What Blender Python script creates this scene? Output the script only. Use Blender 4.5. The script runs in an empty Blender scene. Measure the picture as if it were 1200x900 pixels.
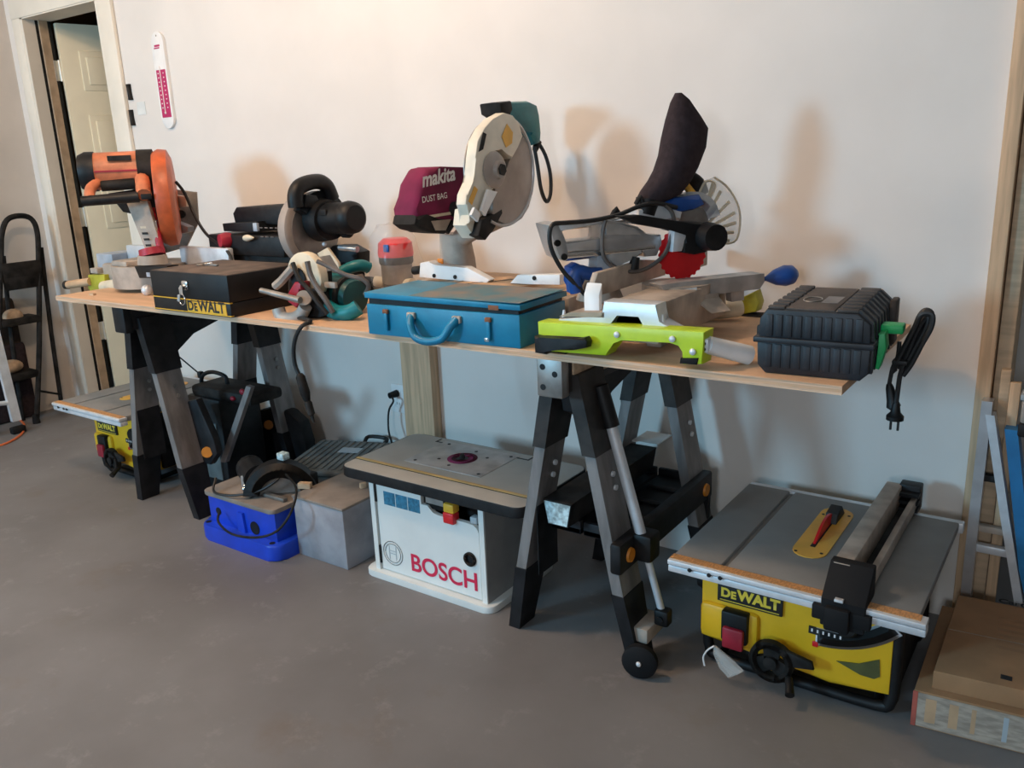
import bpy, bmesh, math, random
from mathutils import Matrix, Vector
random.seed(7)
C = bpy.context.scene.collection
S = bpy.context.scene

# ---------------------------------------------------------------- camera
cam_data = bpy.data.cameras.new('camera')
cam = bpy.data.objects.new('camera', cam_data)
C.objects.link(cam)
cam_data.sensor_width = 36.0
cam_data.lens = 987.055 / 1200 * 36.0
cam_data.clip_start = 0.02
_right = Vector((0.81934, 0.57191, -0.03998))
_down = Vector((0.11799, -0.23646, -0.96445))
_fwd = Vector((-0.56103, 0.78550, -0.26122))
cam.matrix_world = Matrix(((_right.x, -_down.x, -_fwd.x, 4.799087),
                           (_right.y, -_down.y, -_fwd.y, -2.366653),
                           (_right.z, -_down.z, -_fwd.z, 1.278077),
                           (0, 0, 0, 1)))
S.camera = cam

# ---------------------------------------------------------------- world: daylight coming in through the open garage front
W = bpy.data.worlds.new('world')
S.world = W
W.use_nodes = True
W.node_tree.nodes['Background'].inputs[0].default_value = (0.60, 0.79, 1.0, 1)
W.node_tree.nodes['Background'].inputs[1].default_value = 0.20

def area_light(name, loc, target, size, size_y, power, color):
    d = bpy.data.lights.new(name, 'AREA')
    d.shape = 'RECTANGLE'; d.size = size; d.size_y = size_y
    d.energy = power; d.color = color
    o = bpy.data.objects.new(name, d); C.objects.link(o)
    o.location = loc
    o.rotation_euler = (Vector(target) - Vector(loc)).to_track_quat('-Z', 'Y').to_euler()
    return o
# cool daylight from a window at the left front, warm bulb on the ceiling in front of the bench
area_light('window_daylight', (1.15, -5.2, 1.75), (3.2, -0.3, 0.9), 0.75, 0.7, 132, (0.34, 0.71, 1.0))
area_light('window_daylight', (4.95, -5.3, 1.75), (4.4, -0.3, 0.7), 0.6, 0.6, 38, (0.80, 0.90, 1.0))
bulb = bpy.data.lights.new('warm_point_light', 'POINT')
bulb.energy = 72; bulb.color = (1.0, 0.70, 0.46); bulb.shadow_soft_size = 0.10
bo = bpy.data.objects.new('warm_point_light', bulb); C.objects.link(bo); bo.location = (2.75, -1.45, 2.62)
warm_fill = bpy.data.lights.new('warm_point_light', 'POINT')
warm_fill.energy = 46; warm_fill.color = (1.0, 0.72, 0.46); warm_fill.shadow_soft_size = 0.12
warm_fill_ob = bpy.data.objects.new('warm_point_light', warm_fill); C.objects.link(warm_fill_ob); warm_fill_ob.location = (0.75, -2.1, 2.55)  # second warm light, added to brighten the door and casing

S.view_settings.view_transform = 'Standard'
S.view_settings.look = 'None'
S.view_settings.exposure = -0.10
S.view_settings.gamma = 1.0
S.view_settings.use_curve_mapping = False

# ---------------------------------------------------------------- materials
MATS = {}
def mat(name, col, rough=0.6, metal=0.0, var=0.12, scale=14.0, bump=0.0, spec=0.5, alpha=1.0, trans=0.0, col2=None, stretch=(1, 1, 1), coat=0.0):
    if name in MATS: return MATS[name]
    m = bpy.data.materials.new(name); m.use_nodes = True
    nt = m.node_tree; b = nt.nodes['Principled BSDF']
    b.inputs['Roughness'].default_value = rough
    b.inputs['Metallic'].default_value = metal
    b.inputs['Specular IOR Level'].default_value = spec
    if trans: b.inputs['Transmission Weight'].default_value = trans
    if alpha < 1: b.inputs['Alpha'].default_value = alpha
    if coat: b.inputs['Coat Weight'].default_value = coat
    if var or col2:
        tc = nt.nodes.new('ShaderNodeTexCoord')
        mp = nt.nodes.new('ShaderNodeMapping'); mp.inputs['Scale'].default_value = stretch
        nz = nt.nodes.new('ShaderNodeTexNoise'); nz.inputs['Scale'].default_value = scale
        nz.inputs['Detail'].default_value = 5.0
        rp = nt.nodes.new('ShaderNodeValToRGB')
        c2 = col2 if col2 else tuple(max(0, c * (1 - 2 * var)) for c in col)
        c1 = col if col2 else tuple(min(1, c * (1 + var)) for c in col)
        rp.color_ramp.elements[0].position = 0.36; rp.color_ramp.elements[0].color = (*c2, 1)
        rp.color_ramp.elements[1].position = 0.62; rp.color_ramp.elements[1].color = (*c1, 1)
        nt.links.new(tc.outputs['Object'], mp.inputs[0]); nt.links.new(mp.outputs[0], nz.inputs['Vector'])
        nt.links.new(nz.outputs['Fac'], rp.inputs[0]); nt.links.new(rp.outputs[0], b.inputs['Base Color'])
        if bump:
            bp = nt.nodes.new('ShaderNodeBump'); bp.inputs['Strength'].default_value = bump; bp.inputs['Distance'].default_value = 0.004
            nt.links.new(nz.outputs['Fac'], bp.inputs['Height']); nt.links.new(bp.outputs[0], b.inputs['Normal'])
    else:
        b.inputs['Base Color'].default_value = (*col, 1)
    MATS[name] = m
    return m

M_wall = mat('wall_paint', (0.80, 0.745, 0.695), 0.75, var=0.02, scale=3, bump=0.03)
M_trim = mat('trim_paint', (0.84, 0.78, 0.68), 0.5, var=0.03, scale=5)
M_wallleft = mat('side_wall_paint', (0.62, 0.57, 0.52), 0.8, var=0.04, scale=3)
M_door = mat('door_paint', (0.88, 0.78, 0.57), 0.45, var=0.03, scale=4)
M_doorwood = mat('door_stop_wood', (0.50, 0.36, 0.24), 0.6, var=0.1)
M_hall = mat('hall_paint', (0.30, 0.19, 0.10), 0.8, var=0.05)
M_floor = None
M_ply = mat('plywood_face', (0.66, 0.42, 0.26), 0.7, var=0.07, scale=4, stretch=(0.7, 5, 3), bump=0.1)
M_plyedge = mat('plywood_edge', (0.70, 0.48, 0.33), 0.8, var=0.16, scale=9, stretch=(0.6, 1, 26), bump=0.2)
M_pine = mat('pine', (0.66, 0.44, 0.27), 0.7, var=0.10, scale=5, stretch=(14, 14, 0.9))
M_pineh = mat('pine_side', (0.56, 0.40, 0.26), 0.7, var=0.10, scale=6, stretch=(1, 9, 9))
M_black = mat('black_plastic', (0.009, 0.009, 0.010), 0.5, var=0.3, scale=30, spec=0.35)
M_blacks = mat('black_satin', (0.008, 0.008, 0.009), 0.5, var=0.2, spec=0.35)
M_dustblack = mat('dusty_black_plastic', (0.018, 0.016, 0.015), 0.7, var=0.4, scale=18, spec=0.3)
M_rubber = mat('black_rubber', (0.010, 0.010, 0.011), 0.7, var=0, spec=0.2)
M_horse = mat('sawhorse_plastic', (0.010, 0.010, 0.012), 0.55, var=0.3, scale=20, spec=0.35)
M_horsebrown = mat('sawhorse_cap', (0.026, 0.022, 0.020), 0.55, var=0.3, scale=20)
M_legmetal = mat('galvanised_leg', (0.24, 0.225, 0.22), 0.45, metal=0.35, var=0.15, scale=25, stretch=(1, 1, 0.2))
M_alu = mat('aluminium', (0.62, 0.63, 0.65), 0.32, metal=0.75, var=0.06, scale=20)
M_alulight = mat('light_aluminium', (0.72, 0.74, 0.77), 0.4, metal=0.3, var=0.06, scale=20)
M_cast = mat('cast_aluminium', (0.50, 0.49, 0.48), 0.45, metal=0.45, var=0.12, scale=16, bump=0.06)
M_castdust = mat('dusty_casting', (0.45, 0.38, 0.32), 0.7, metal=0.1, var=0.15, scale=12, bump=0.1)
M_chrome = mat('chrome', (0.8, 0.8, 0.8), 0.18, metal=1.0, var=0)
M_steel = mat('dull_steel', (0.33, 0.31, 0.29), 0.45, metal=0.7, var=0.15)
M_orange = mat('orange_plastic', (0.62, 0.20, 0.095), 0.5, var=0.12, scale=20)
M_pivot = mat('pivot_orange', (0.75, 0.26, 0.02), 0.5, var=0.1)
M_greybl = mat('bluish_grey_casting', (0.45, 0.50, 0.57), 0.45, metal=0.2, var=0.1)
M_olive = mat('olive_yellow_paint', (0.42, 0.40, 0.03), 0.5, var=0.15)
M_lime = mat('lime_green_paint', (0.52, 0.70, 0.02), 0.42, var=0.05)
M_cream = mat('cream_plastic', (0.72, 0.62, 0.46), 0.55, var=0.08)
M_creamwhite = mat('cream_white_casting', (0.78, 0.72, 0.60), 0.5, var=0.06)
M_redp = mat('dark_red_plastic', (0.36, 0.015, 0.035), 0.45, var=0.1)
M_red = mat('red_blade', (0.72, 0.015, 0.02), 0.35, var=0.05)
M_maroon = mat('maroon_cloth', (0.19, 0.008, 0.055), 0.85, var=0.12, scale=12, bump=0.2)
M_bagcloth = mat('charcoal_cloth', (0.040, 0.028, 0.031), 0.95, var=0.1, scale=60, bump=0.3, spec=0.2)
M_teal = mat('teal_plastic', (0.0, 0.16, 0.18), 0.42, var=0.15, scale=12)
M_tealcase = mat('blue_teal_case_paint', (0.004, 0.20, 0.36), 0.42, var=0.08, scale=14)
M_tealdust = mat('dusty_case_lid', (0.06, 0.20, 0.26), 0.65, var=0.1, scale=9, col2=(0.24, 0.20, 0.17))
M_rust = mat('rusty_edge', (0.25, 0.10, 0.05), 0.8, var=0.2)
M_blue = mat('royal_blue_plastic', (0.008, 0.055, 0.55), 0.38, var=0.06)
M_knobblue = mat('blue_knob_plastic', (0.01, 0.07, 0.30), 0.4, var=0.1)
M_greybox = mat('grey_wood_box', (0.30, 0.30, 0.33), 0.75, var=0.12, scale=10, bump=0.1)
M_greyboxtop = mat('brown_box_top', (0.24, 0.20, 0.17), 0.8, var=0.12, scale=10)
M_ribgrey = mat('grey_ribbed_plastic', (0.16, 0.17, 0.165), 0.6, var=0.12)
M_tabletop = mat('grey_table_coating', (0.23, 0.225, 0.215), 0.5, var=0.08, scale=5)
M_routertop = mat('router_top_laminate', (0.42, 0.41, 0.38), 0.5, var=0.05, scale=6)
M_whitepanel = mat('white_cabinet_laminate', (0.74, 0.76, 0.74), 0.45, var=0.03, scale=5)
M_panelshade = mat('cabinet_side_shade', (0.30, 0.30, 0.30), 0.6, var=0.05)
M_yellow = mat('yellow_housing', (0.80, 0.46, 0.015), 0.42, var=0.05, scale=8)
M_yelinsert = mat('yellow_insert_plate', (0.85, 0.45, 0.06), 0.45, var=0.05)
M_yelprint = mat('yellow_print', (0.85, 0.62, 0.06), 0.5, var=0)
M_goldprint = mat('gold_print', (0.75, 0.42, 0.03), 0.5, var=0)
M_redprint = mat('red_print', (0.66, 0.015, 0.07), 0.5, var=0)
M_greyprint = mat('grey_print', (0.42, 0.47, 0.50), 0.5, var=0)
M_whiteprint = mat('white_print', (0.85, 0.80, 0.78), 0.6, var=0)
M_blackprint = mat('black_print', (0.015, 0.015, 0.015), 0.6, var=0)
M_bluewin = mat('blue_sticker', (0.04, 0.20, 0.32), 0.35, var=0.2, scale=60)
M_white = mat('white_plastic', (0.86, 0.85, 0.84), 0.4, var=0.03)
M_magenta = mat('crimson_scale', (0.50, 0.015, 0.12), 0.5, var=0.03)
M_clear = mat('clear_guard_plastic', (0.85, 0.84, 0.80), 0.25, var=0, alpha=0.30)
M_smoke = mat('smoky_guard_plastic', (0.42, 0.36, 0.32), 0.28, var=0.1, alpha=0.86, scale=9)
M_bagclear = mat('clear_bag_film', (0.90, 0.88, 0.86), 0.12, var=0, alpha=0.14)
M_green = mat('green_latch_plastic', (0.01, 0.42, 0.12), 0.45, var=0.08)
M_navy = mat('navy_black_case', (0.014, 0.017, 0.023), 0.5, var=0.2, scale=16)
M_card = mat('cardboard', (0.42, 0.22, 0.105), 0.85, var=0.07, scale=8)
M_cardgrey = mat('printed_cardboard', (0.42, 0.34, 0.27), 0.85, var=0.14, scale=30, stretch=(1, 1, 4))
M_cardred = mat('cardboard_red_print', (0.45, 0.10, 0.07), 0.8, var=0.1)
M_bluefib = mat('blue_fibreglass', (0.02, 0.19, 0.42), 0.45, var=0.08)
M_tan = mat('tan_bundle', (0.50, 0.36, 0.24), 0.85, var=0.2)
M_cord = mat('black_cord', (0.012, 0.012, 0.013), 0.5, var=0)
M_greycord = mat('worn_grey_cord', (0.12, 0.10, 0.09), 0.6, var=0.2)
M_ocord = mat('orange_cord', (0.75, 0.17, 0.05), 0.5, var=0)
M_tape = mat('orange_brown_scale_strip', (0.55, 0.27, 0.10), 0.5, var=0.15, scale=90, stretch=(3, 1, 1))
M_paper = mat('white_paper', (0.75, 0.76, 0.74), 0.7, var=0.05)
M_paleblue = mat('pale_blue_label', (0.50, 0.66, 0.70), 0.6, var=0.25, scale=60)
M_olivelab = mat('olive_label', (0.10, 0.10, 0.03), 0.5, var=0.15)
M_dustwood = mat('dusty_saw_table', (0.60, 0.38, 0.22), 0.75, var=0.10, scale=8)
M_hinge = mat('nickel_hinge', (0.65, 0.60, 0.52), 0.35, metal=0.6, var=0.05)

def floor_material():
    m = bpy.data.materials.new('concrete_floor'); m.use_nodes = True
    nt = m.node_tree; b = nt.nodes['Principled BSDF']; L = nt.links
    tc = nt.nodes.new('ShaderNodeTexCoord')
    def noise(scale, detail, rough=0.55):
        n = nt.nodes.new('ShaderNodeTexNoise'); n.inputs['Scale'].default_value = scale
        n.inputs['Detail'].default_value = detail; n.inputs['Roughness'].default_value = rough
        L.new(tc.outputs['Object'], n.inputs['Vector']); return n
    def ramp(n, p0, c0, p1, c1):
        r = nt.nodes.new('ShaderNodeValToRGB')
        r.color_ramp.elements[0].position = p0; r.color_ramp.elements[0].color = (*c0, 1)
        r.color_ramp.elements[1].position = p1; r.color_ramp.elements[1].color = (*c1, 1)
        L.new(n.outputs['Fac'], r.inputs[0]); return r
    r1 = ramp(noise(1.3, 6), 0.35, (0.148, 0.141, 0.141), 0.65, (0.212, 0.206, 0.208))
    r2 = ramp(noise(7.5, 10, 0.75), 0.56, (0, 0, 0), 0.68, (1, 1, 1))
    r3 = ramp(noise(2.2, 7, 0.6), 0.58, (0, 0, 0), 0.72, (1, 1, 1))
    mx = nt.nodes.new('ShaderNodeMix'); mx.data_type = 'RGBA'
    L.new(r1.outputs[0], mx.inputs[6]); mx.inputs[7].default_value = (0.32, 0.31, 0.30, 1)
    ml = nt.nodes.new('ShaderNodeMath'); ml.operation = 'MULTIPLY'; ml.inputs[1].default_value = 0.42
    L.new(r2.outputs[0], ml.inputs[0]); L.new(ml.outputs[0], mx.inputs[0])
    mx2 = nt.nodes.new('ShaderNodeMix'); mx2.data_type = 'RGBA'
    L.new(mx.outputs[2], mx2.inputs[6]); mx2.inputs[7].default_value = (0.15, 0.105, 0.075, 1)
    ml2 = nt.nodes.new('ShaderNodeMath'); ml2.operation = 'MULTIPLY'; ml2.inputs[1].default_value = 0.5
    L.new(r3.outputs[0], ml2.inputs[0]); L.new(ml2.outputs[0], mx2.inputs[0])
    L.new(mx2.outputs[2], b.inputs['Base Color'])
    b.inputs['Roughness'].default_value = 0.5
    bp = nt.nodes.new('ShaderNodeBump'); bp.inputs['Strength'].default_value = 0.12; bp.inputs['Distance'].default_value = 0.004
    nb = noise(45, 6, 0.7); L.new(nb.outputs['Fac'], bp.inputs['Height']); L.new(bp.outputs[0], b.inputs['Normal'])
    return m
M_floor = floor_material()

# ---------------------------------------------------------------- mesh helpers (all in world metres, real depth)
def frame(x=0, y=0, z=0, rz=0, ry=0, rx=0):
    return Matrix.Translation((x, y, z)) @ Matrix.Rotation(math.radians(rz), 4, 'Z') @ Matrix.Rotation(math.radians(ry), 4, 'Y') @ Matrix.Rotation(math.radians(rx), 4, 'X')

class MB:
    def __init__(s, m=None):
        s.bm = bmesh.new(); s.m = m or Matrix.Identity(4)
    def _v(s, p): return s.bm.verts.new(s.m @ Vector(p))
    def box(s, c, d, m=None, bev=0.0, seg=2):
        old = s.m
        if m is not None: s.m = s.m @ m
        x, y, z = (q / 2 for q in d)
        vs = [s._v((c[0] + i * x, c[1] + j * y, c[2] + k * z)) for i in (-1, 1) for j in (-1, 1) for k in (-1, 1)]
        fs = [s.bm.faces.new([vs[i] for i in f]) for f in ((0, 1, 3, 2), (4, 6, 7, 5), (0, 4, 5, 1), (2, 3, 7, 6), (0, 2, 6, 4), (1, 5, 7, 3))]
        if bev:
            es = {e for f in fs for e in f.edges}
            bmesh.ops.bevel(s.bm, geom=list(es), offset=bev, segments=seg, affect='EDGES', profile=0.5)
        s.m = old
        return s
    def b2(s, lo, hi, bev=0.0, seg=2):
        return s.box([(a + b) / 2 for a, b in zip(lo, hi)], [abs(b - a) for a, b in zip(lo, hi)], None, bev, seg)
    def rings(s, rings, cap0=True, cap1=True, closed=True):
        vr = [[s._v(p) for p in r] for r in rings]
        for a, b in zip(vr, vr[1:]):
            n = len(a)
            for i in range(n if closed else n - 1):
                j = (i + 1) % n
                s.bm.faces.new((a[i], a[j], b[j], b[i]))
        if cap0: s.bm.faces.new(vr[0][::-1])
        if cap1: s.bm.faces.new(vr[-1])
        return s
    def cyl(s, p0, p1, r0, r1=None, n=18, cap=True):
        p0, p1 = Vector(p0), Vector(p1)
        r1 = r0 if r1 is None else r1
        d = (p1 - p0).normalized()
        a = d.orthogonal().normalized(); b = d.cross(a)
        return s.rings([[p + (a * math.cos(t) + b * math.sin(t)) * r for t in [2 * math.pi * i / n for i in range(n)]] for p, r in ((p0, r0), (p1, r1))], cap, cap)
    def lathe(s, prof, o, axis, n=20):
        o, d = Vector(o), Vector(axis).normalized()
        a = d.orthogonal().normalized(); b = d.cross(a)
        return s.rings([[o + d * h + (a * math.cos(t) + b * math.sin(t)) * max(r, 1e-4) for t in [2 * math.pi * i / n for i in range(n)]] for r, h in prof])
    def tube(s, pts, r, n=8, smooth=4, closed=False):
        P = [Vector(p) for p in pts]
        if smooth and len(P) > 2:
            Q = []
            N = len(P)
            for i in range(N if closed else N - 1):
                p0 = P[(i - 1) % N] if (closed or i > 0) else P[i]
                p1, p2 = P[i], P[(i + 1) % N]
                p3 = P[(i + 2) % N] if (closed or i + 2 < N) else P[i + 1]
                for k in range(smooth):
                    t = k / smooth
                    Q.append(0.5 * ((2 * p1) + (p2 - p0) * t + (2 * p0 - 5 * p1 + 4 * p2 - p3) * t * t + (3 * p1 - p0 - 3 * p2 + p3) * t ** 3))
            if not closed: Q.append(P[-1])
            P = Q
        N = len(P); R = []
        prev = None
        for i in range(N):
            if closed: d = (P[(i + 1) % N] - P[i - 1])
            else: d = P[min(i + 1, N - 1)] - P[max(i - 1, 0)]
            d = d.normalized() if d.length > 1e-9 else Vector((0, 0, 1))
            a = d.orthogonal().normalized() if prev is None else (prev - d * prev.dot(d)).normalized()
            prev = a; b = d.cross(a)
            R.append([P[i] + (a * math.cos(t) + b * math.sin(t)) * r for t in [2 * math.pi * k / n for k in range(n)]])
        if closed: return s.rings(R + [R[0]], False, False)
        return s.rings(R)
    def slab(s, pts, vec, bev=0.0):
        vec = Vector(vec)
        A = [Vector(p) for p in pts]
        # flatten the outline onto its mean plane
        o = sum(A, Vector()) / len(A)
        nrm = vec.normalized()
        A = [p - nrm * (p - o).dot(nrm) for p in A]
        va = [s._v(p) for p in A]; vb = [s._v(p + vec) for p in A]
        n = len(A)
        fs = [s.bm.faces.new(va[::-1]), s.bm.faces.new(vb)]
        for i in range(n):
            j = (i + 1) % n
            fs.append(s.bm.faces.new((va[i], va[j], vb[j], vb[i])))
        if bev:
            es = {e for f in fs[:2] for e in f.edges}
            bmesh.ops.bevel(s.bm, geom=list(es), offset=bev, segments=2, affect='EDGES', profile=0.5)
        return s
    def ell(s, c, r, m=None, n=16, k=10):
        c = Vector(c); mm = m or Matrix.Identity(3)
        R = []
        for i in range(k + 1):
            t = math.pi * i / k
            R.append([c + mm @ Vector((r[0] * max(math.sin(t), 0.01) * math.cos(u), r[1] * max(math.sin(t), 0.01) * math.sin(u), r[2] * -math.cos(t))) for u in [2 * math.pi * j / n for j in range(n)]])
        return s.rings(R)
    def loft(s, stations, n=16):
        # stations: (left point, right point, half depth vector)
        R = []
        for a, b, h in stations:
            a, b, h = Vector(a), Vector(b), Vector(h)
            c = (a + b) / 2; u = (b - a) / 2
            R.append([c + u * math.copysign(abs(math.cos(t)) ** 0.8, math.cos(t)) + h * math.copysign(abs(math.sin(t)) ** 0.8, math.sin(t)) for t in [2 * math.pi * i / n for i in range(n)]])
        return s.rings(R)
    def finish(s, name, m, org, angle=38):
        bm = s.bm
        bmesh.ops.remove_doubles(bm, verts=bm.verts, dist=1e-6)
        bmesh.ops.recalc_face_normals(bm, faces=bm.faces)
        bmesh.ops.translate(bm, verts=bm.verts, vec=-Vector(org))
        for f in bm.faces: f.smooth = True
        for e in bm.edges:
            if len(e.link_faces) == 2 and e.calc_face_angle(0) > math.radians(angle): e.smooth = False
        me = bpy.data.meshes.new(name); bm.to_mesh(me); bm.free()
        me.materials.append(m)
        return me

ORG = {}
def thing(name, label, cat, loc, group=None):
    o = bpy.data.objects.new(name, None); C.objects.link(o)
    o.empty_display_size = 0.05
    o.location = loc; o['label'] = label; o['category'] = cat
    if group: o['group'] = group
    ORG[o.name] = tuple(loc)
    return o
def part(name, mb, m, parent, label=None, kind=None):
    org = ORG[parent.name]
    o = bpy.data.objects.new(name, mb.finish(name, m, org)); C.objects.link(o)
    o.parent = parent
    ORG[o.name] = org
    if label: o['label'] = label
    if kind: o['kind'] = kind
    return o
def single(name, mb, m, label, cat, loc, group=None):
    o = bpy.data.objects.new(name, mb.finish(name, m, loc)); C.objects.link(o)
    o.location = loc; o['label'] = label; o['category'] = cat
    if group: o['group'] = group
    ORG[o.name] = tuple(loc)
    return o
def struct(name, mb, m, parent=None, loc=(0, 0, 0)):
    if parent is not None:
        return part(name, mb, m, parent)
    o = bpy.data.objects.new(name, mb.finish(name, m, loc)); C.objects.link(o)
    o.location = loc
    o['kind'] = 'structure'; ORG[o.name] = tuple(loc)
    return o
def text(name, s, o, u, v, width, m, parent, bold=0.0, depth=0.0006, shear=0.0, label=None):
    """flat lettering: o = lower left corner, u = unit reading direction, v = unit up direction"""
    cu = bpy.data.curves.new(name, 'FONT'); cu.body = s; cu.size = 1.0; cu.extrude = 0.0; cu.offset = bold; cu.shear = shear
    tmp = bpy.data.objects.new(name, cu); C.objects.link(tmp)
    me = bpy.data.meshes.new_from_object(tmp)
    bpy.data.objects.remove(tmp)
    me.name = name
    xs = [q.co.x for q in me.vertices]; ys = [q.co.y for q in me.vertices]
    k = width / (max(xs) - min(xs)); x0, y0 = min(xs), min(ys)
    u, v = Vector(u).normalized(), Vector(v).normalized(); w = u.cross(v)
    org = Vector(ORG[parent.name])
    for q in me.vertices:
        q.co = Vector(o) + u * ((q.co.x - x0) * k) + v * ((q.co.y - y0) * k) + w * depth - org
    me.materials.append(m)
    t = bpy.data.objects.new(name, me); C.objects.link(t); t.parent = parent
    ORG[t.name] = ORG[parent.name]
    if label: t['label'] = label
    return t
def arc(o, u, v, r, a0, a1, n=16):
    o, u, v = Vector(o), Vector(u), Vector(v)
    return [o + (u * math.cos(math.radians(a0 + (a1 - a0) * i / n)) + v * math.sin(math.radians(a0 + (a1 - a0) * i / n))) * r for i in range(n + 1)]
def ring_slab(mb, o, u, v, r0, r1, a0, a1, vec, n=20):
    a = arc(o, u, v, r1, a0, a1, n); b = arc(o, u, v, r0, a0, a1, n)
    vec = Vector(vec)
    for i in range(n):
        mb.slab([a[i], a[i + 1], b[i + 1], b[i]], vec)
    return mb
X, Y, Z = Vector((1, 0, 0)), Vector((0, 1, 0)), Vector((0, 0, 1))
TT = 0.831   # height of the plywood bench top

# ================================================================ THE SETTING
struct('floor', MB().b2((-3, -9, -0.06), (8, 2.6, 0)), M_floor)
struct('ceiling', MB().b2((-0.1, -6.0, 2.75), (6.2, 0.7, 2.85)), M_wallleft)
wb = MB()
wb.b2((-0.12, 0, 0), (0.17, 0.12, 2.75)); wb.b2((0.17, 0, 2.06), (0.88, 0.12, 2.75)); wb.b2((0.88, 0, 0), (4.568, 0.12, 2.75))
struct('wall_back', wb, M_wall)
struct('wall_left', MB().b2((-0.12, -6.0, 0), (0, 0, 2.75)), M_wallleft)
wh = MB()
wh.b2((-0.7, 1.75, 0), (2.4, 1.85, 2.5)); wh.b2((-0.8, 0.12, 0), (-0.7, 1.85, 2.5)); wh.b2((2.3, 0.12, 0), (2.4, 1.85, 2.5)); wh.b2((-0.8, 0.12, 2.45), (2.4, 1.85, 2.55))
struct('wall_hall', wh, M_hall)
wr = MB(); wr.b2((4.45, 0.62, 0), (6.2, 0.74, 2.75)); wr.b2((6.2, -6.0, 0), (6.32, 0.74, 2.75))
struct('wall_right', wr, M_wallleft)

struct('trim_1', MB().b2((4.566, -0.03, 0), (4.60, 0.12, 2.75), 0.003), M_pine)
struct('trim_2', MB().b2((4.603, -0.006, 0), (4.637, 0.12, 2.75), 0.003), M_pineh)
# door frame casing
struct('trim_3', MB().b2((0.085, -0.020, 0), (0.168, 0.0, 2.135), 0.006), M_trim)
struct('trim_4', MB().b2((0.872, -0.020, 0), (0.985, 0.0, 2.135), 0.006), M_trim)
struct('trim_5', MB().b2((0.085, -0.024, 2.045), (0.985, 0.0, 2.14), 0.006), M_trim)

# the open door: jambs, stop, leaf with raised panels, hinges
d1 = bpy.data.objects.new('door_1', None); C.objects.link(d1); d1.location = (0.2, 0.13, 0); d1['kind'] = 'structure'; ORG['door_1'] = (0.2, 0.13, 0)
part('door_jamb', MB().b2((0.168, -0.018, 0), (0.190, 0.125, 2.045)), M_trim, d1)
part('door_jamb', MB().b2((0.862, -0.018, 0), (0.880, 0.125, 2.045)), M_trim, d1)
part('door_jamb', MB().b2((0.168, -0.018, 2.040), (0.88, 0.125, 2.060)), M_trim, d1)
part('door_stop', MB().b2((0.190, 0.058, 0), (0.204, 0.10, 2.04)), M_doorwood, d1)
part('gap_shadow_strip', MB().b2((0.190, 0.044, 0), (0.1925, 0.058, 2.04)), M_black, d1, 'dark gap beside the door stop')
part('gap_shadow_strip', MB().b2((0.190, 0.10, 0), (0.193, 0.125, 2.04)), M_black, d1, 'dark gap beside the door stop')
dm = frame(0.205, 0.13, 0, 76)
leaf = MB(dm).b2((0.0, -0.035, 0.012), (0.66, 0.0, 2.03), 0.002)
lf = part('door_leaf', leaf, M_door, d1)
for x0, x1 in ((0.09, 0.29), (0.37, 0.57)):
    for z0, z1 in ((0.20, 0.80), (0.98, 1.58), (1.70, 1.90)):
        pm = MB(dm)
        pm.b2((x0, -0.041, z0), (x1, -0.030, z1), 0.005)
        pm.b2((x0 + 0.03, -0.048, z0 + 0.03), (x1 - 0.03, -0.036, z1 - 0.03), 0.006)
        part('door_panel', pm, M_door, lf)
for z in (0.42, 1.05, 1.80):
    hg = MB(); hg.b2((0.1935, 0.098, z - 0.05), (0.207, 0.126, z + 0.05), 0.002); hg.cyl((0.21, 0.126, z - 0.052), (0.21, 0.126, z + 0.052), 0.008)
    part('door_hinge', hg, M_hinge, d1)

# ---------------------------------------------------------------- wall fittings
o = thing('wall_thermometer', 'long white wall thermometer with a crimson scale hung beside the door', 'thermometer', (1.292, -0.004, 1.455))
tm = frame(1.292, 0, 1.66, 0, 0)
def capsule(w, h, n=10):
    p = [(w / 2 * math.cos(math.pi * i / n), h / 2 - w / 2 + w / 2 * math.sin(math.pi * i / n)) for i in range(n + 1)]
    return p + [(-a, -b) for a, b in p]
mb = MB(tm); mb.slab([(a, 0, b) for a, b in capsule(0.088, 0.405)], (0, -0.014, 0), 0.003); part('board', mb, M_white, o)
mb = MB(tm); mb.b2((-0.033, -0.0155, -0.155), (0.033, -0.013, 0.045)); part('scale_panel', mb, M_magenta, o)
mb = MB(tm); mb.cyl((-0.004, -0.0165, -0.13), (-0.004, -0.0165, 0.06), 0.0022, n=8); mb.ell((-0.004, -0.0165, -0.135), (0.006, 0.004, 0.006)); part('glass_tube', mb, M_whiteprint, o)
mb = MB(tm)
for k in range(9):
    for sx in (-0.020, 0.017): mb.b2((sx - 0.0035, -0.0162, 0.028 - k * 0.018), (sx + 0.0035, -0.0150, 0.033 - k * 0.018))
part('scale_numerals', mb, M_whiteprint, o, kind='stuff')
mb = MB(tm); mb.b2((-0.026, -0.0152, 0.132), (0.012, -0.0138, 0.137)); mb.b2((-0.022, -0.0152, 0.140), (0.016, -0.0138, 0.148)); part('crimson_heading', mb, M_magenta, o)
mb = MB(tm); mb.cyl((0, -0.0145, 0.185), (0, -0.013, 0.185), 0.004); part('nail_hole', mb, M_steel, o)
for nm, pts, lab in (('upper', (151, 108), 'upper of the two small black wall clips beside the door casing'), ('lower', (154, 138), 'lower of the two small black wall clips beside the door casing')):
    c = Vector((1.017, -0.01, 1.632)) if nm == 'upper' else Vector((1.006, -0.01, 1.52))
    m = MB(frame(c.x, 0, c.z))
    m.slab([(-0.012, 0, 0.035), (0.010, 0, 0.035), (0.006, 0, 0.0), (0.014, 0, -0.035), (-0.010, 0, -0.035), (-0.006, 0, 0.0)], (0, -0.014, 0), 0.002)
    single('wall_clip', m, M_dustblack, lab, 'clip', (c.x, 0, c.z))
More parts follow.
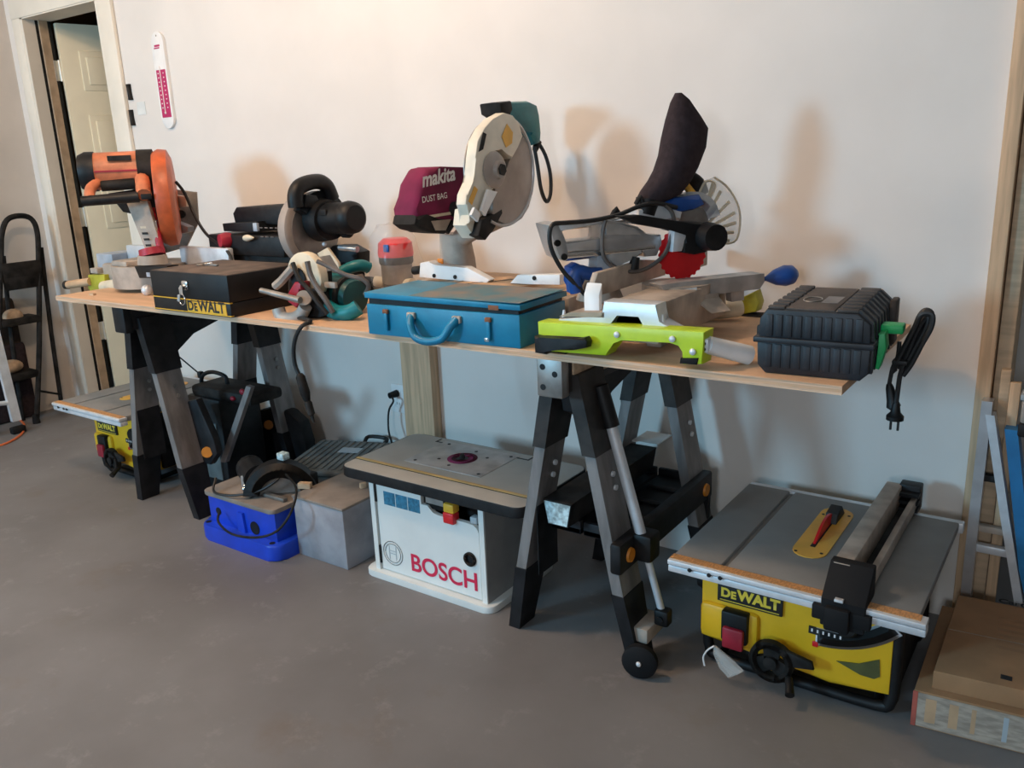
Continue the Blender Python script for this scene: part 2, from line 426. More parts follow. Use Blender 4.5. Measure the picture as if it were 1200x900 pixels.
c = Vector((1.084, 0, 1.557))
single('tape_patch', MB(frame(c.x, 0, c.z)).b2((-0.032, -0.002, -0.028), (0.032, -0.0002, 0.028)), M_paper, 'pale square tape patch on the wall between clips and thermometer', 'tape', (c.x, 0, c.z))

o = thing('wall_outlet', 'white double wall outlet beside the wooden post', 'outlet', (2.555, 0, 0.365))
om = frame(2.555, 0, 0.365)
part('cover_plate', MB(om).b2((-0.036, -0.007, -0.058), (0.036, 0, 0.058), 0.004), M_white, o)
for dz in (0.021, -0.021):
    s_ = part('socket', MB(om).b2((-0.017, -0.009, dz - 0.014), (0.017, -0.006, dz + 0.014), 0.003), M_white, o)
    k = MB(om)
    for dx in (-0.006, 0.006): k.b2((dx - 0.001, -0.0096, dz - 0.004), (dx + 0.001, -0.0086, dz + 0.006))
    part('slots', k, M_black, s_)
o = thing('power_cord', 'black cord with round plug in the wall outlet, hanging behind router table', 'cord', (2.553, -0.012, 0.39))
part('plug', MB().cyl((2.553, -0.010, 0.387), (2.545, -0.045, 0.385), 0.015, 0.012), M_black, o)
part('cable', MB().tube([(2.546, -0.04, 0.385), (2.569, -0.05, 0.368), (2.547, -0.055, 0.331), (2.541, -0.06, 0.278), (2.554, -0.07, 0.223), (2.585, -0.062, 0.12), (2.65, -0.085, 0.012), (2.85, -0.20, 0.008)], 0.004), M_cord, o)
c = MB().b2((2.622, -0.048, 0.0), (2.770, -0.001, 0.812), 0.002)
c.cyl((2.71, -0.048, 0.379), (2.711, -0.05, 0.38), 0.004)
single('wood_post', c, M_pine, 'bare pine board post standing against wall under the plywood bench', 'post', (2.696, -0.024, 0))

# ================================================================ THE BENCH
o = thing('plywood_bench_top', 'long raw plywood sheet lying across both sawhorses as a bench', 'bench top', (2.967, -0.43, 0.813))
part('sheet', MB().b2((1.519, -0.752, 0.8135), (4.416, -0.10, TT)), M_ply, o)
for k in range(3):
    part('ply', MB().b2((1.5185, -0.7545 + 0.0006 * (k % 2), 0.8133 + k * 0.0058), (4.4165, -0.7515, 0.8133 + k * 0.0058 + 0.0055)), M_plyedge if k != 1 else M_ply, o, 'raw front edge layer')

def sawhorse(hx, label, wheel):
    o = thing('sawhorse', label, 'sawhorse', (hx, -0.40, 0), 'folding sawhorses under the plywood bench')
    y0, y1 = -0.738, -0.075
    b = MB()
    b.b2((hx - 0.034, y0 + 0.03, 0.722), (hx + 0.034, y1, 0.812), 0.004)
    part('beam', b, M_horse if not wheel else M_horsebrown, o)
    e = MB(); e.b2((hx - 0.036, y0, 0.715), (hx + 0.036, y0 + 0.034, 0.812), 0.005)
    ec = part('beam_end_cap', e, M_steel if wheel else M_horse, o)
    if wheel:
        for dx, dz in ((-0.018, 0.74), (-0.018, 0.79), (0.016, 0.775)):
            part('bolt_hole', MB().cyl((hx + dx, y0 - 0.001, dz), (hx + dx, y0 + 0.004, dz), 0.0075), M_black, ec)
        part('wood_insert', MB().b2((hx + 0.030, y0 + 0.05, 0.745), (hx + 0.040, y0 + 0.22, 0.806), 0.002), M_pineh, o)
    # deep gusset under the beam
    g = MB()
    g.slab([(hx + 0.012, y0 + 0.06, 0.74), (hx + 0.012, y1 - 0.01, 0.74), (hx + 0.012, y1 - 0.02, 0.70), (hx + 0.012, -0.30, 0.70), (hx + 0.012, -0.45, 0.66), (hx + 0.012, -0.54, 0.60), (hx + 0.012, y0 + 0.08, 0.66)], (-0.024, 0, 0))
    part('gusset', g, M_horse, o)
    # four legs, each: upper cap, metal mid channel, foot
    for sy, ya in ((0, -0.678), (1, -0.205)):
        yb = ya + 0.10
        for sx in (-1, 1):
            def at(z, w):
                f = (0.77 - z) / 0.77
                xc = hx + sx * (0.030 + 0.158 * f)
                return xc
            def seg(z0, z1, t, e0, e1):
                m = MB()
                r = []
                for z, ex in ((z0, e0), (z1, e1)):
                    xc = at(z, t)
                    r.append([(xc - t, ya - 0.0 + ex, z), (xc + t, ya + ex, z), (xc + t, yb - ex, z), (xc - t, yb - ex, z)])
                m.rings(r); return m
            lg = part('leg', seg(0.56, 0.765, 0.019, -0.006, -0.012), M_horse if not wheel else M_horsebrown, o)
            part('metal_channel', seg(0.19, 0.565, 0.0155, 0, 0), M_legmetal, lg, 'grey metal channel')
            ft = seg(0.0, 0.20, 0.018, 0.012, -0.003)
            part('foot', ft, M_horse, lg)
            if sx < 0:
                cv = MB(); cv.slab([(at(0.56, 0) + 0.0165, ya + 0.006, 0.56), (at(0.56, 0) + 0.0165, yb + 0.001, 0.56), (at(0.19, 0) + 0.0165, yb + 0.001, 0.19), (at(0.19, 0) + 0.0165, ya + 0.006, 0.19)], (0.002, 0, 0))
                part('inner_dark_face', cv, M_horse, lg)  # black plastic side face; on the right sawhorse it paints in shade
            if sx > 0 or sy == 0:
                for q in (0.50, 0.465):
                    part('rivet', MB().cyl((at(q, 0) + 0.0165, ya + 0.06, q), (at(q, 0) + 0.0225, ya + 0.06, q), 0.0075, n=10), M_alulight if wheel else M_steel, lg)
    # folding shelf
    for sx in (-1, 1):
        t = MB(); xo = hx + sx * 0.150; xi = hx + sx * 0.004
        lo, hi = min(xo, xi), max(xo, xi)
        t.b2((lo, -0.60, 0.300), (hi, -0.13, 0.318), 0.003)
        for q in (-0.60, -0.145): t.b2((lo, q, 0.300), (hi, q + 0.015, 0.338), 0.003)
        for q in (-0.48, -0.37, -0.26): t.b2((lo + 0.02, q, 0.318), (hi - 0.02, q + 0.02, 0.326), 0.002)
        if wheel: part('shelf_panel', t, M_horse, o)
        else: t.bm.free()
        if not wheel: continue
        a = MB(); xa = hx + sx * 0.146
        a.b2((xa - 0.016, -0.69 if sx > 0 else -0.575, 0.262), (xa + 0.016, -0.10, 0.345), 0.008)
        arm = part('shelf_arm', a, M_horse, o)
        for q in ((-0.64, -0.155) if sx > 0 else ()):
            part('pivot_button', MB().cyl((xa + sx * 0.012, q, 0.302), (xa + sx * 0.022, q, 0.302), 0.021, 0.018), M_pivot, arm, 'orange pivot button')
        s2 = MB(); s2.slab([(hx + sx * 0.13, -0.14, 0.30), (hx + sx * 0.13, -0.14, 0.20), (hx + sx * 0.16, -0.14, 0.12), (hx + sx * 0.165, -0.14, 0.30)], (0, 0.02, 0))
        part('shelf_brace', s2, M_horse, o)
    if not wheel:
        part('folded_arm', MB().slab([(1.939, -0.585, 0.41), (2.072, -0.585, 0.448), (2.148, -0.585, 0.302), (2.157, -0.585, 0.247), (2.104, -0.585, 0.193), (2.04, -0.585, 0.191)], (0, 0.03, 0), 0.005), M_horse, o)
        part('pivot_button', MB().cyl((2.101, -0.586, 0.244), (2.117, -0.597, 0.25), 0.022, 0.019), M_pivot, o, 'orange pivot button')
        part('folded_strut', MB().slab([(2.267, -0.5, 0.504), (2.295, -0.5, 0.501), (2.079, -0.5, 0.17), (2.04, -0.5, 0.163)], (0, 0.02, 0), 0.002), M_legmetal, o)
        part('folded_shelf', MB().slab([(1.771, -0.17, -0.006), (1.794, -0.17, 0.178), (1.867, -0.17, 0.259), (1.974, -0.17, 0.293), (2.07, -0.17, 0.287), (2.138, -0.17, 0.249), (2.165, -0.17, 0.16), (2.151, -0.17, 0.063)], (0, 0.06, 0), 0.012), M_horse, o)
        part('pivot_button', MB().cyl((1.945, -0.172, 0.209), (1.96, -0.184, 0.215), 0.022, 0.019), M_pivot, o, 'orange pivot button')
    if wheel:
        wc = Vector((hx + 0.215, -0.690, 0.046))
        w = MB(); w.lathe([(0.0, -0.012), (0.036, -0.012), (0.045, -0.006), (0.045, 0.010), (0.036, 0.016), (0.0, 0.016)], wc, (0.25, -1, 0), 26)
        wl = part('wheel', w, M_rubber, o)
        part('hub_screw', MB().ell(wc + Vector((0.25, -1, 0)).normalized() * 0.017, (0.007, 0.005, 0.007)), M_alulight, wl)
        p0, p1 = Vector((3.805, -0.6, 0.719)), Vector((3.837, -0.6, 0.617))
        p2, p3 = Vector((3.927, -0.6, 0.313)), Vector((3.98, -0.6, 0.131))
        part('handle_grip', MB().cyl(p0, p1, 0.021, n=14), M_black, o)
        part('handle_tube', MB().cyl(p1, p2, 0.0145, n=14), M_alulight, o)
        part('lower_tube', MB().cyl(p2, p3, 0.0095, n=12), M_alulight, o)
        part('tube_clamp', MB().box(p2 + Vector((0.0, 0.01, 0.0)), (0.055, 0.06, 0.075), None, 0.01), M_black, o)
        ec_ = MB().box(p3, (0.040, 0.035, 0.045), None, 0.008); ec_.cyl(p3 + Vector((0, -0.018, 0)), p3 + Vector((0, -0.022, 0)), 0.008)
        part('tube_end', ec_, M_black, o)
        part('axle_bar', MB().b2((hx + 0.16, -0.66, 0.075), (hx + 0.22, -0.56, 0.115), 0.004), M_castdust, o)
    return o
sawhorse(3.745, 'right folding sawhorse with grey beam end, a wheel and silver pull handle', True)
sawhorse(1.905, 'left black folding sawhorse without a wheel, behind the blue tile saw', False)

# ================================================================ TABLE SAWS ON THE FLOOR
def table_saw(ox, oy, w, label, full):
    fx = lambda a: ox + a * w / 0.55       # horizontal stretch to the saw's width
    G = lambda a, b, c: (fx(a), oy + b, c)
    o = thing('table_saw', label, 'table saw', (ox + w / 2, oy + 0.30, 0), 'yellow job-site table saws on the floor')
    # table: three machined plates around the mitre slot, all on one casting
    t = MB()
    t.b2(G(0.0, 0.035, 0.322), G(0.118, 0.545, 0.345), 0.004)
    t.b2(G(0.132, 0.035, 0.322), G(0.372, 0.545, 0.345), 0.004)
    t.b2(G(0.115, 0.037, 0.322), G(0.135, 0.543, 0.336))
    top = part('table_top', t, M_tabletop, o)
    part('extension_wing', MB().b2(G(0.385, 0.035, 0.322), G(0.545, 0.545, 0.345), 0.004), M_tabletop, o)
    rail = MB(); rail.b2(G(-0.002, -0.002, 0.332), G(0.562, 0.034, 0.344), 0.002); rail.b2(G(-0.002, 0.002, 0.312), G(0.562, 0.034, 0.329), 0.003)
    rl = part('front_rail', rail, M_alulight, o)
    part('measuring_strip', MB().b2(G(0.0, 0.008, 0.3442), G(0.55, 0.032, 0.3458)), M_tape, rl, 'worn orange-brown measuring strip')
    part('rear_rail', MB().b2(G(0.0, 0.545, 0.315), G(0.555, 0.570, 0.342), 0.003), M_alulight, o)
    for a in (0.055, 0.103, 0.13):
        part('rail_screw', MB().cyl(G(a, -0.004, 0.331), G(a, 0.001, 0.331), 0.005, n=10), M_black, rl)
    # throat plate
    cx, y0, y1 = 0.272, 0.165, 0.485
    a = [G(cx + 0.040 * math.cos(t_), y1 - 0.04 + 0.04 * math.sin(t_), 0.3455) for t_ in [math.pi * i / 8 for i in range(9)]]
    a += [G(cx - 0.040 * math.cos(t_), y0 + 0.04 - 0.04 * math.sin(t_), 0.3455) for t_ in [math.pi * i / 8 for i in range(9)]]
    ins = part('throat_plate', MB().slab(a, (0, 0, 0.002)), M_yelinsert, o, 'yellow throat plate')
    part('blade_slot', MB().b2(G(cx - 0.006, y0 + 0.06, 0.3474), G(cx + 0.006, y1 - 0.03, 0.3480)), M_black, ins)
    sc = MB()
    for sx_, sy_ in ((-0.028, y0 + 0.02), (0.028, y0 + 0.035), (-0.03, y1 - 0.06), (0.03, y1 - 0.04)):
        sc.cyl(G(cx + sx_, sy_, 0.3474), G(cx + sx_, sy_, 0.3482), 0.004, n=8)
    part('plate_screws', sc, M_black, ins)
    bl = MB(); bl.slab([G(cx - 0.004, y0 + 0.075 + 0.2 * i / 12, 0.3475 + 0.032 * math.sin(math.pi * i / 12)) for i in range(13)], (0.006, 0, 0))
    part('blade', bl, M_red, o, 'red coated saw blade')
    part('riving_knife', MB().slab([G(cx - 0.014, y1 - 0.11, 0.3475), G(cx - 0.014, y1 - 0.10, 0.372), G(cx - 0.014, y1 - 0.055, 0.378), G(cx - 0.014, y1 - 0.025, 0.3475)], (0.03, 0, 0), 0.003), M_blacks, o)
    # housing, set back under the overhanging table
    G0 = G
    G = lambda a, b, c: G0(a - 0.023, b + 0.09, c - 0.057)
    h = MB()
    h.slab([G(0.045, 0.06, 0.376), G(0.505, 0.06, 0.376), G(0.505, 0.06, 0.115), G(0.37, 0.06, 0.10), G(0.24, 0.06, 0.115), G(0.045, 0.06, 0.128)], (0, 0.36, 0), 0.01)
    part('housing', h, M_yellow, o)
    part('housing_shoulder', MB().b2(G(0.048, 0.045, 0.135), G(0.20, 0.07, 0.232), 0.014), M_yellow, o)
    part('motor_cover', MB().b2(G(0.10, 0.10, 0.09), G(0.44, 0.36, 0.17), 0.02), M_dustblack, o)
    lg = part('logo_plate', MB().b2(G(0.092, 0.052, 0.245), G(0.255, 0.062, 0.306), 0.001), M_blackprint, o)
    bd = MB()
    for z_ in (0.2505, 0.3005): bd.b2(G(0.099, 0.0512, z_ - 0.001), G(0.248, 0.0525, z_ + 0.001))
    part('logo_border', bd, M_yelprint, lg)
    text('lettering', 'D', G(0.102, 0.0515, 0.259), (1, 0, 0), (0, 0, 1), 0.024 * w / 0.55, M_yelprint, lg, 0.05)
    text('lettering', 'E', G(0.1275, 0.0515, 0.259), (1, 0, 0), (0, 0, 1), 0.0135 * w / 0.55, M_yelprint, lg, 0.05)
    text('lettering', 'WALT', G(0.142, 0.0515, 0.259), (1, 0, 0), (0, 0, 1), 0.108 * w / 0.55, M_yelprint, lg, 0.05)
    sw = part('switch_housing', MB().b2(G(0.110, 0.030, 0.150), G(0.178, 0.062, 0.232), 0.006), M_blacks, o)
    part('stop_paddle', MB().b2(G(0.118, 0.018, 0.138), G(0.172, 0.034, 0.195), 0.006), M_redp, sw, 'dark red stop paddle')
    # hand wheel with three spokes
    wc = Vector(G(0.245, 0.028, 0.142)); fy = Vector((0, -1, 0))
    wl = MB(); ring_slab(wl, wc, X, Z, 0.036, 0.053, 0, 360, (0, -0.018, 0), 28)
    for q in (90, 210, 330):
        u = Vector((math.cos(math.radians(q)), 0, math.sin(math.radians(q)))); v = Vector((-u.z, 0, u.x))
        wl.slab([wc + v * 0.016, wc + u * 0.042 + v * 0.022, wc + u * 0.042 - v * 0.022, wc - v * 0.016], (0, -0.014, 0))
    wl.cyl(wc, wc + fy * 0.024, 0.016)
    wp = part('hand_wheel', wl, M_dustblack, o)
    part('wheel_disc', MB().cyl(wc + fy * -0.012, wc + fy * -0.002, 0.034, n=24), M_yellow, wp)
    part('crank_grip', MB().cyl(wc + Vector((0.045, -0.016, -0.028)), wc + Vector((0.060, -0.055, -0.045)), 0.009, 0.011), M_black, wp)
    part('bevel_lever', MB().slab([wc + Vector((0.02, -0.004, 0.045)), wc + Vector((0.095, -0.004, 0.03)), wc + Vector((0.10, -0.004, 0.012)), wc + Vector((0.04, -0.004, 0.0))], (0, -0.012, 0), 0.003), M_dustblack, o)
    k = MB(); kc = Vector(G(0.405, 0.058, 0.272)); k.lathe([(0.0, -0.002), (0.026, 0), (0.027, 0.018), (0.022, 0.024), (0, 0.024)], kc, fy, 14)
    part('bevel_knob', k, M_dustblack, o)
    # bevel scale: dark curved band edged in silver
    ac = Vector(G(0.335, 0.0, 0.445))
    ac.y = oy + 0.1495
    sb = MB(); ring_slab(sb, ac, X * (w / 0.55), Z, 0.205, 0.250, 270, 318, (0, -0.003, 0), 14)
    bs = part('bevel_scale', sb, M_alulight, o, 'silver edged bevel scale')
    sb = MB(); ring_slab(sb, ac + fy * 0.003, X * (w / 0.55), Z, 0.211, 0.243, 271, 317, (0, -0.0015, 0), 14); part('scale_band', sb, M_blackprint, bs)
    part('scale_window', MB().b2(G(0.318, 0.0555, 0.222), G(0.40, 0.0605, 0.240)), M_blackprint, o)
    mk = MB()
    for q in range(6): mk.b2(G(0.324 + q * 0.013, 0.0548, 0.228), G(0.328 + q * 0.013, 0.0557, 0.236))
    part('scale_marks', mk, M_whiteprint, o)
    part('scale_pointer', MB().b2(G(0.328, 0.054, 0.190), G(0.342, 0.058, 0.204), 0.002), M_red, o, 'small red pointer')
    lb = [G(0.385, 0.0590, 0.168), G(0.435, 0.0590, 0.178), G(0.478, 0.0590, 0.203), G(0.482, 0.0590, 0.160), G(0.470, 0.0590, 0.150), G(0.44, 0.0590, 0.150)]
    part('warning_label', MB().slab(lb, (0, -0.002, 0)), M_olivelab, o, 'dark olive warning label')
    # tubular roll cage
    G = lambda a, b, c: G0(0.275 + (a - 0.275) * 0.93 - 0.010, b, c)
    for yy in (0.165, 0.50):
        part('frame_tube', MB().tube([G(0.035, yy, 0.315), G(0.030, yy, 0.10), G(0.036, yy, 0.035), G(0.065, yy, 0.016), G(0.27, yy, 0.014), G(0.475, yy, 0.016), G(0.508, yy, 0.035), G(0.515, yy, 0.10), G(0.512, yy, 0.315)], 0.0135, 10, 3), M_blacks, o)
    for a in (0.065, 0.475):
        part('side_tube', MB().cyl(G(a, 0.165, 0.017), G(a, 0.50, 0.017), 0.010), M_blacks, o)
    k = MB(); kc = Vector(G(0.022, 0.20, 0.215)); k.lathe([(0, -0.004), (0.032, 0), (0.034, 0.016), (0.026, 0.034), (0, 0.034)], kc, (-1, -0.3, 0), 16)
    part('side_knob', k, M_black, o)
    part('right_cover', MB().b2(G(0.497, 0.19, 0.06), G(0.524, 0.44, 0.30), 0.01), M_dustblack, o)
    G = G0
    if full:
        f = MB(); f.b2(G(0.362, 0.045, 0.347), G(0.402, 0.575, 0.412), 0.004)
        fn = part('rip_fence', f, M_castdust, o)
        part('fence_rail', MB().b2(G(0.427, 0.05, 0.352), G(0.442, 0.565, 0.385), 0.003), M_castdust, fn)
        part('fence_web', MB().b2(G(0.400, 0.06, 0.348), G(0.430, 0.56, 0.354)), M_dustblack, fn)
        cl = MB()
        cl.slab([G(0.358, -0.012, 0.290), G(0.358, -0.012, 0.352), G(0.358, 0.05, 0.414), G(0.358, 0.07, 0.414), G(0.358, 0.07, 0.348), G(0.358, 0.0, 0.290)], (0.090 * w / 0.55, 0, 0), 0.003)
        cl.b2(G(0.368, -0.026, 0.285), G(0.42, 0.0, 0.340), 0.006); cl.b2(G(0.34, -0.014, 0.30), G(0.46, 0.006, 0.334), 0.004)
        c_ = part('fence_clamp', cl, M_rubber, fn)
        part('latch_screw', MB().box(G(0.395, -0.012, 0.356), (0.018, 0.012, 0.006), None, 0.001), M_alulight, c_)
        eb = MB(); eb.b2(G(0.395, 0.56, 0.345), G(0.448, 0.60, 0.415), 0.004)
        for q in range(3): eb.b2(G(0.40, 0.535, 0.352 + q * 0.02), G(0.448, 0.57, 0.360 + q * 0.02))
        part('fence_end', eb, M_blacks, fn)
    return o
table_saw(4.034, -0.690, 0.545, 'yellow table saw with rip fence under the right end of the bench', True)
table_saw(1.195, -0.690, 0.500, 'older dusty yellow table saw far left behind the left sawhorse legs', False)
tg = thing('tag_bag', 'crumpled clear bag with white cord hanging from right table saw switch', 'bag', (4.161, -0.62, 0.05))
b_ = MB(); b_.loft([((4.12, -0.612, 0.098), (4.127, -0.612, 0.1), (0, 0.003, 0)), ((4.122, -0.615, 0.081), (4.141, -0.615, 0.093), (0, 0.008, 0)), ((4.136, -0.61, 0.043), (4.172, -0.61, 0.072), (0, 0.012, 0)), ((4.158, -0.61, 0.022), (4.198, -0.61, 0.055), (0, 0.007, 0))], 10)
part('bag', b_, M_clear, tg)
part('tie_cord', MB().tube([(4.125, -0.62, 0.104), (4.106, -0.615, 0.083), (4.094, -0.61, 0.057), (4.098, -0.61, 0.034)], 0.0022, 6), M_white, tg)

# ================================================================ ROUTER TABLE
o = thing('router_table', 'white router table with big red lettering under the middle of bench', 'router table', (3.22, -0.48, 0))
def rrect(x0, y0, x1, y1, r, n=5):
    p = []
    for cx, cy, a in ((x1 - r, y1 - r, 0), (x0 + r, y1 - r, 90), (x0 + r, y0 + r, 180), (x1 - r, y0 + r, 270)):
        p += [(cx + r * math.cos(math.radians(a + 90 * i / n)), cy + r * math.sin(math.radians(a + 90 * i / n))) for i in range(n + 1)]
    return p
m_ = frame(0, 0, 0)
part('base_board', MB().slab([(a, b, 0.0) for a, b in rrect(2.962, -0.652, 3.468, -0.30, 0.03)], (0, 0, 0.022), 0.003), M_whitepanel, o)
tp = part('table_top', MB().slab([(a, b, 0.334) for a, b in rrect(2.905, -0.668, 3.598, -0.300, 0.035)], (0, 0, 0.031), 0.003), M_black, o, 'black edge band of the top')
part('top_laminate', MB().slab([(a, b, 0.3645) for a, b in rrect(2.909, -0.664, 3.594, -0.304, 0.032)], (0, 0, 0.0015)), M_routertop, tp)
part('mitre_track', MB().b2((2.906, -0.592, 0.3655), (3.597, -0.580, 0.3680)), mat('brass_track', (0.62, 0.44, 0.18), 0.45, metal=0.3, var=0.1), tp, 'brassy mitre track')
part('track_groove', MB().b2((2.906, -0.596, 0.3655), (3.597, -0.5925, 0.3666)), M_dustblack, tp)
ip = part('insert_plate', MB().b2((3.06, -0.535, 0.3657), (3.36, -0.325, 0.3672), 0.0006), M_cast, o)
rc = Vector((3.214, -0.432, 0.3668))
ring = MB(); ring_slab(ring, rc, X, Y, 0.020, 0.048, 0, 360, (0, 0, 0.002), 28)
part('reducer_ring', ring, M_maroon, ip, 'dark red reducer ring')
part('bit_opening', MB().cyl(rc, rc + Vector((0, 0, 0.001)), 0.021), M_black, ip)
part('collet', MB().cyl(rc, rc + Vector((0, 0, 0.016)), 0.009, 0.007, 6), M_dustblack, ip)
for a, b in ((3.09, -0.515), (3.34, -0.515), (3.09, -0.345), (3.34, -0.345), (3.214, -0.50), (3.214, -0.36), (3.15, -0.47), (3.28, -0.39)):
    part('plate_screw', MB().cyl((a, b, 0.367), (a, b, 0.3680), 0.0055, n=10), M_black, ip)
for a, d in ((3.03, 1), (3.40, -1)):
    s_ = MB(); s_.b2((a, -0.345, 0.3655), (a + 0.006, -0.315, 0.3668)); s_.b2((a, -0.345, 0.3655), (a + d * 0.045, -0.339, 0.3668))
    part('fence_slot', s_, M_blackprint, tp)
# cabinet: sides, back, recessed front door with its cut-out
part('side_panel', MB().b2((2.998, -0.634, 0.022), (3.016, -0.345, 0.334)), M_whitepanel, o)
sp = MB(); sp.slab([(3.424, -0.634, 0.022), (3.424, -0.345, 0.022), (3.424, -0.345, 0.334), (3.424, -0.634, 0.334)], (0.018, 0, 0))
part('side_panel', sp, M_whitepanel, o)
part('side_shade_skin', MB().b2((3.442, -0.630, 0.022), (3.4435, -0.345, 0.334)), M_panelshade, o, 'grey skin painting shade on the white right side')  # shade painted as a grey skin over the white side panel
part('back_panel', MB().b2((3.0, -0.362, 0.022), (3.44, -0.345, 0.334)), M_dustblack, o)
fr = [(3.022, 0.026), (3.418, 0.026), (3.418, 0.238), (3.412, 0.252), (3.400, 0.260), (3.375, 0.262), (3.335, 0.262), (3.300, 0.262), (3.270, 0.262), (3.250, 0.266), (3.238, 0.276), (3.230, 0.284), (3.205, 0.284), (3.205, 0.326), (3.022, 0.326)]
dr = part('front_door', MB().slab([(a, -0.628, b) for a, b in fr], (0, 0.014, 0)), M_whitepanel, o)
for q in (0.075, 0.285):
    part('hinge', MB().b2((3.0155, -0.632, q - 0.03), (3.0225, -0.618, q + 0.03)), M_black, o)
for q in range(3):
    part('blue_sticker', MB().b2((3.052 + q * 0.050, -0.6286, 0.252), (3.099 + q * 0.050, -0.6278, 0.296)), M_bluewin, dr)
part('motor_body', MB().cyl((3.33, -0.48, 0.12), (3.33, -0.48, 0.325), 0.055), M_dustblack, o)
part('switch_box', MB().b2((3.215, -0.620, 0.272), (3.300, -0.56, 0.332), 0.003), M_dustblack, o)
part('switch_label', MB().b2((3.218, -0.6212, 0.290), (3.285, -0.6198, 0.325)), M_steel, o)
sk = part('switch_paddle', MB().b2((3.300, -0.640, 0.284), (3.338, -0.61, 0.312), 0.004), M_goldprint, o, 'amber upper switch paddle')
part('stop_paddle', MB().b2((3.298, -0.642, 0.250), (3.338, -0.612, 0.284), 0.004), M_red, sk, 'red stop paddle')
part('cable_clip', MB().b2((3.385, -0.624, 0.262), (3.41, -0.60, 0.282), 0.003), M_greyprint, o)
hp = MB(); ring_slab(hp, (3.383, -0.6285, 0.150), X, Z, 0.012, 0.022, 0, 360, (0, -0.006, 0), 22); part('dust_port', hp, M_blacks, dr)
part('port_opening', MB().cyl((3.383, -0.6275, 0.150), (3.383, -0.6292, 0.150), 0.0125), M_black, dr)
text('lettering', 'BOSCH', (3.148, -0.6286, 0.050), (1, 0, 0), (0, 0, 1), 0.256, M_redprint, dr, 0.018, label='red block lettering')
em = MB(); ec = Vector((3.072, -0.6284, 0.090))
ring_slab(em, ec, X, Z, 0.0385, 0.0415, 0, 360, (0, -0.0008, 0), 32)
ring_slab(em, ec, X, Z, 0.0305, 0.0330, 0, 360, (0, -0.0008, 0), 32)
em.b2((3.058, -0.6292, 0.087), (3.086, -0.6284, 0.089)); em.b2((3.058, -0.6292, 0.096), (3.086, -0.6284, 0.098))
for q in (3.056, 3.084): em.b2((q, -0.6292, 0.066), (q + 0.003, -0.6284, 0.114))
part('round_emblem', em, M_greyprint, dr, 'thin grey round emblem')

# ================================================================ BLUE TILE SAW
o = thing('tile_saw', 'blue wet tile saw with grey table and black arched guard on floor', 'tile saw', (2.45, -0.62, 0))
part('base_flange', MB().slab([(a, b, 0.0) for a, b in rrect(2.245, -0.758, 2.662, -0.487, 0.045)], (0, 0, 0.058), 0.008), M_blue, o)
tb = MB(); tb.slab([(2.275, -0.722, 0.05), (2.632, -0.722, 0.05), (2.632, -0.50, 0.05), (2.275, -0.50, 0.05)], (0, 0, 0.112), 0.01)
tub = part('water_tub', tb, M_blue, o)
part('buttress', MB().slab([(2.435, -0.74, 0.058), (2.475, -0.74, 0.058), (2.468, -0.722, 0.13), (2.442, -0.722, 0.13)], (0, 0.02, 0.0)), M_blue, tub)
part('drain_hole', MB().cyl((2.520, -0.7235, 0.085), (2.520, -0.720, 0.085), 0.024), M_black, tub)
part('drain_hole', MB().cyl((2.325, -0.7235, 0.105), (2.325, -0.720, 0.105), 0.014), M_black, tub)
for a, b in ((2.275, -0.735), (2.62, -0.735)):
    part('mounting_hole', MB().cyl((a, b, 0.0575), (a, b, 0.059), 0.010), M_black, o)
part('saw_table', MB().slab([(a, b, 0.162) for a, b in rrect(2.262, -0.735, 2.640, -0.485, 0.02)], (0, 0, 0.016), 0.003), M_greyboxtop, o)
part('blade_slot', MB().b2((2.478, -0.70, 0.1775), (2.486, -0.50, 0.1788)), M_black, o)
mt = MB(); mt.cyl((2.33, -0.575, 0.222), (2.455, -0.635, 0.222), 0.046, 0.050); mt.ell((2.34, -0.58, 0.222), (0.05, 0.05, 0.048))
mo = part('motor', mt, M_blacks, o)
for p_ in ((2.386, -0.60), (2.420, -0.655), (2.436, -0.672)):
    part('chrome_bolt', MB().ell((p_[0], p_[1] - 0.012, 0.196), (0.009, 0.009, 0.011)), M_chrome, mo)
part('motor_plate', MB().b2((2.40, -0.67, 0.19), (2.435, -0.63, 0.235), 0.004), M_alu, mo)
# arched guard over the diamond blade, in the vertical plane running to the back right
gc = Vector((2.545, -0.615, 0.175)); gu = Vector((0.72, 0.69, 0)).normalized(); gn = Vector((0.69, -0.72, 0))
g = MB(); ring_slab(g, gc - gn * 0.02, gu, Z, 0.072, 0.126, 4, 172, gn * 0.050, 18)
part('blade_guard', g, M_black, o)
b_ = MB(); b_.slab(arc(gc - gn * 0.002, gu, Z, 0.080, 4, 176, 20), gn * 0.004); part('diamond_blade', b_, M_steel, o)
part('guard_bracket', MB().box(gc + gu * 0.10 + Vector((0, 0, 0.035)), (0.035, 0.05, 0.07), None, 0.005), M_black, o)
part('pale_cap', MB().box(gc + gu * 0.02 + Vector((0.0, 0.0, 0.140)), (0.035, 0.03, 0.025), None, 0.004), M_paleblue, o, 'pale blue cap on the guard')
part('rip_guide', MB().box((2.565, -0.66, 0.186), (0.11, 0.018, 0.012), frame(0, 0, 0), 0.002), M_steel, o)
lp = [(2.303, -0.7, 0.219), (2.33, -0.735, 0.188), (2.393, -0.74, 0.187), (2.461, -0.72, 0.194), (2.517, -0.68, 0.207), (2.564, -0.64, 0.242), (2.541, -0.6, 0.256)]
part('coiled_cord', MB().tube(lp, 0.0045), M_cord, o)
lp = [(2.587, -0.62, 0.259), (2.682, -0.66, 0.242), (2.735, -0.73, 0.201), (2.694, -0.765, 0.133), (2.585, -0.77, 0.085), (2.452, -0.768, 0.065), (2.379, -0.765, 0.091), (2.362, -0.745, 0.118)]
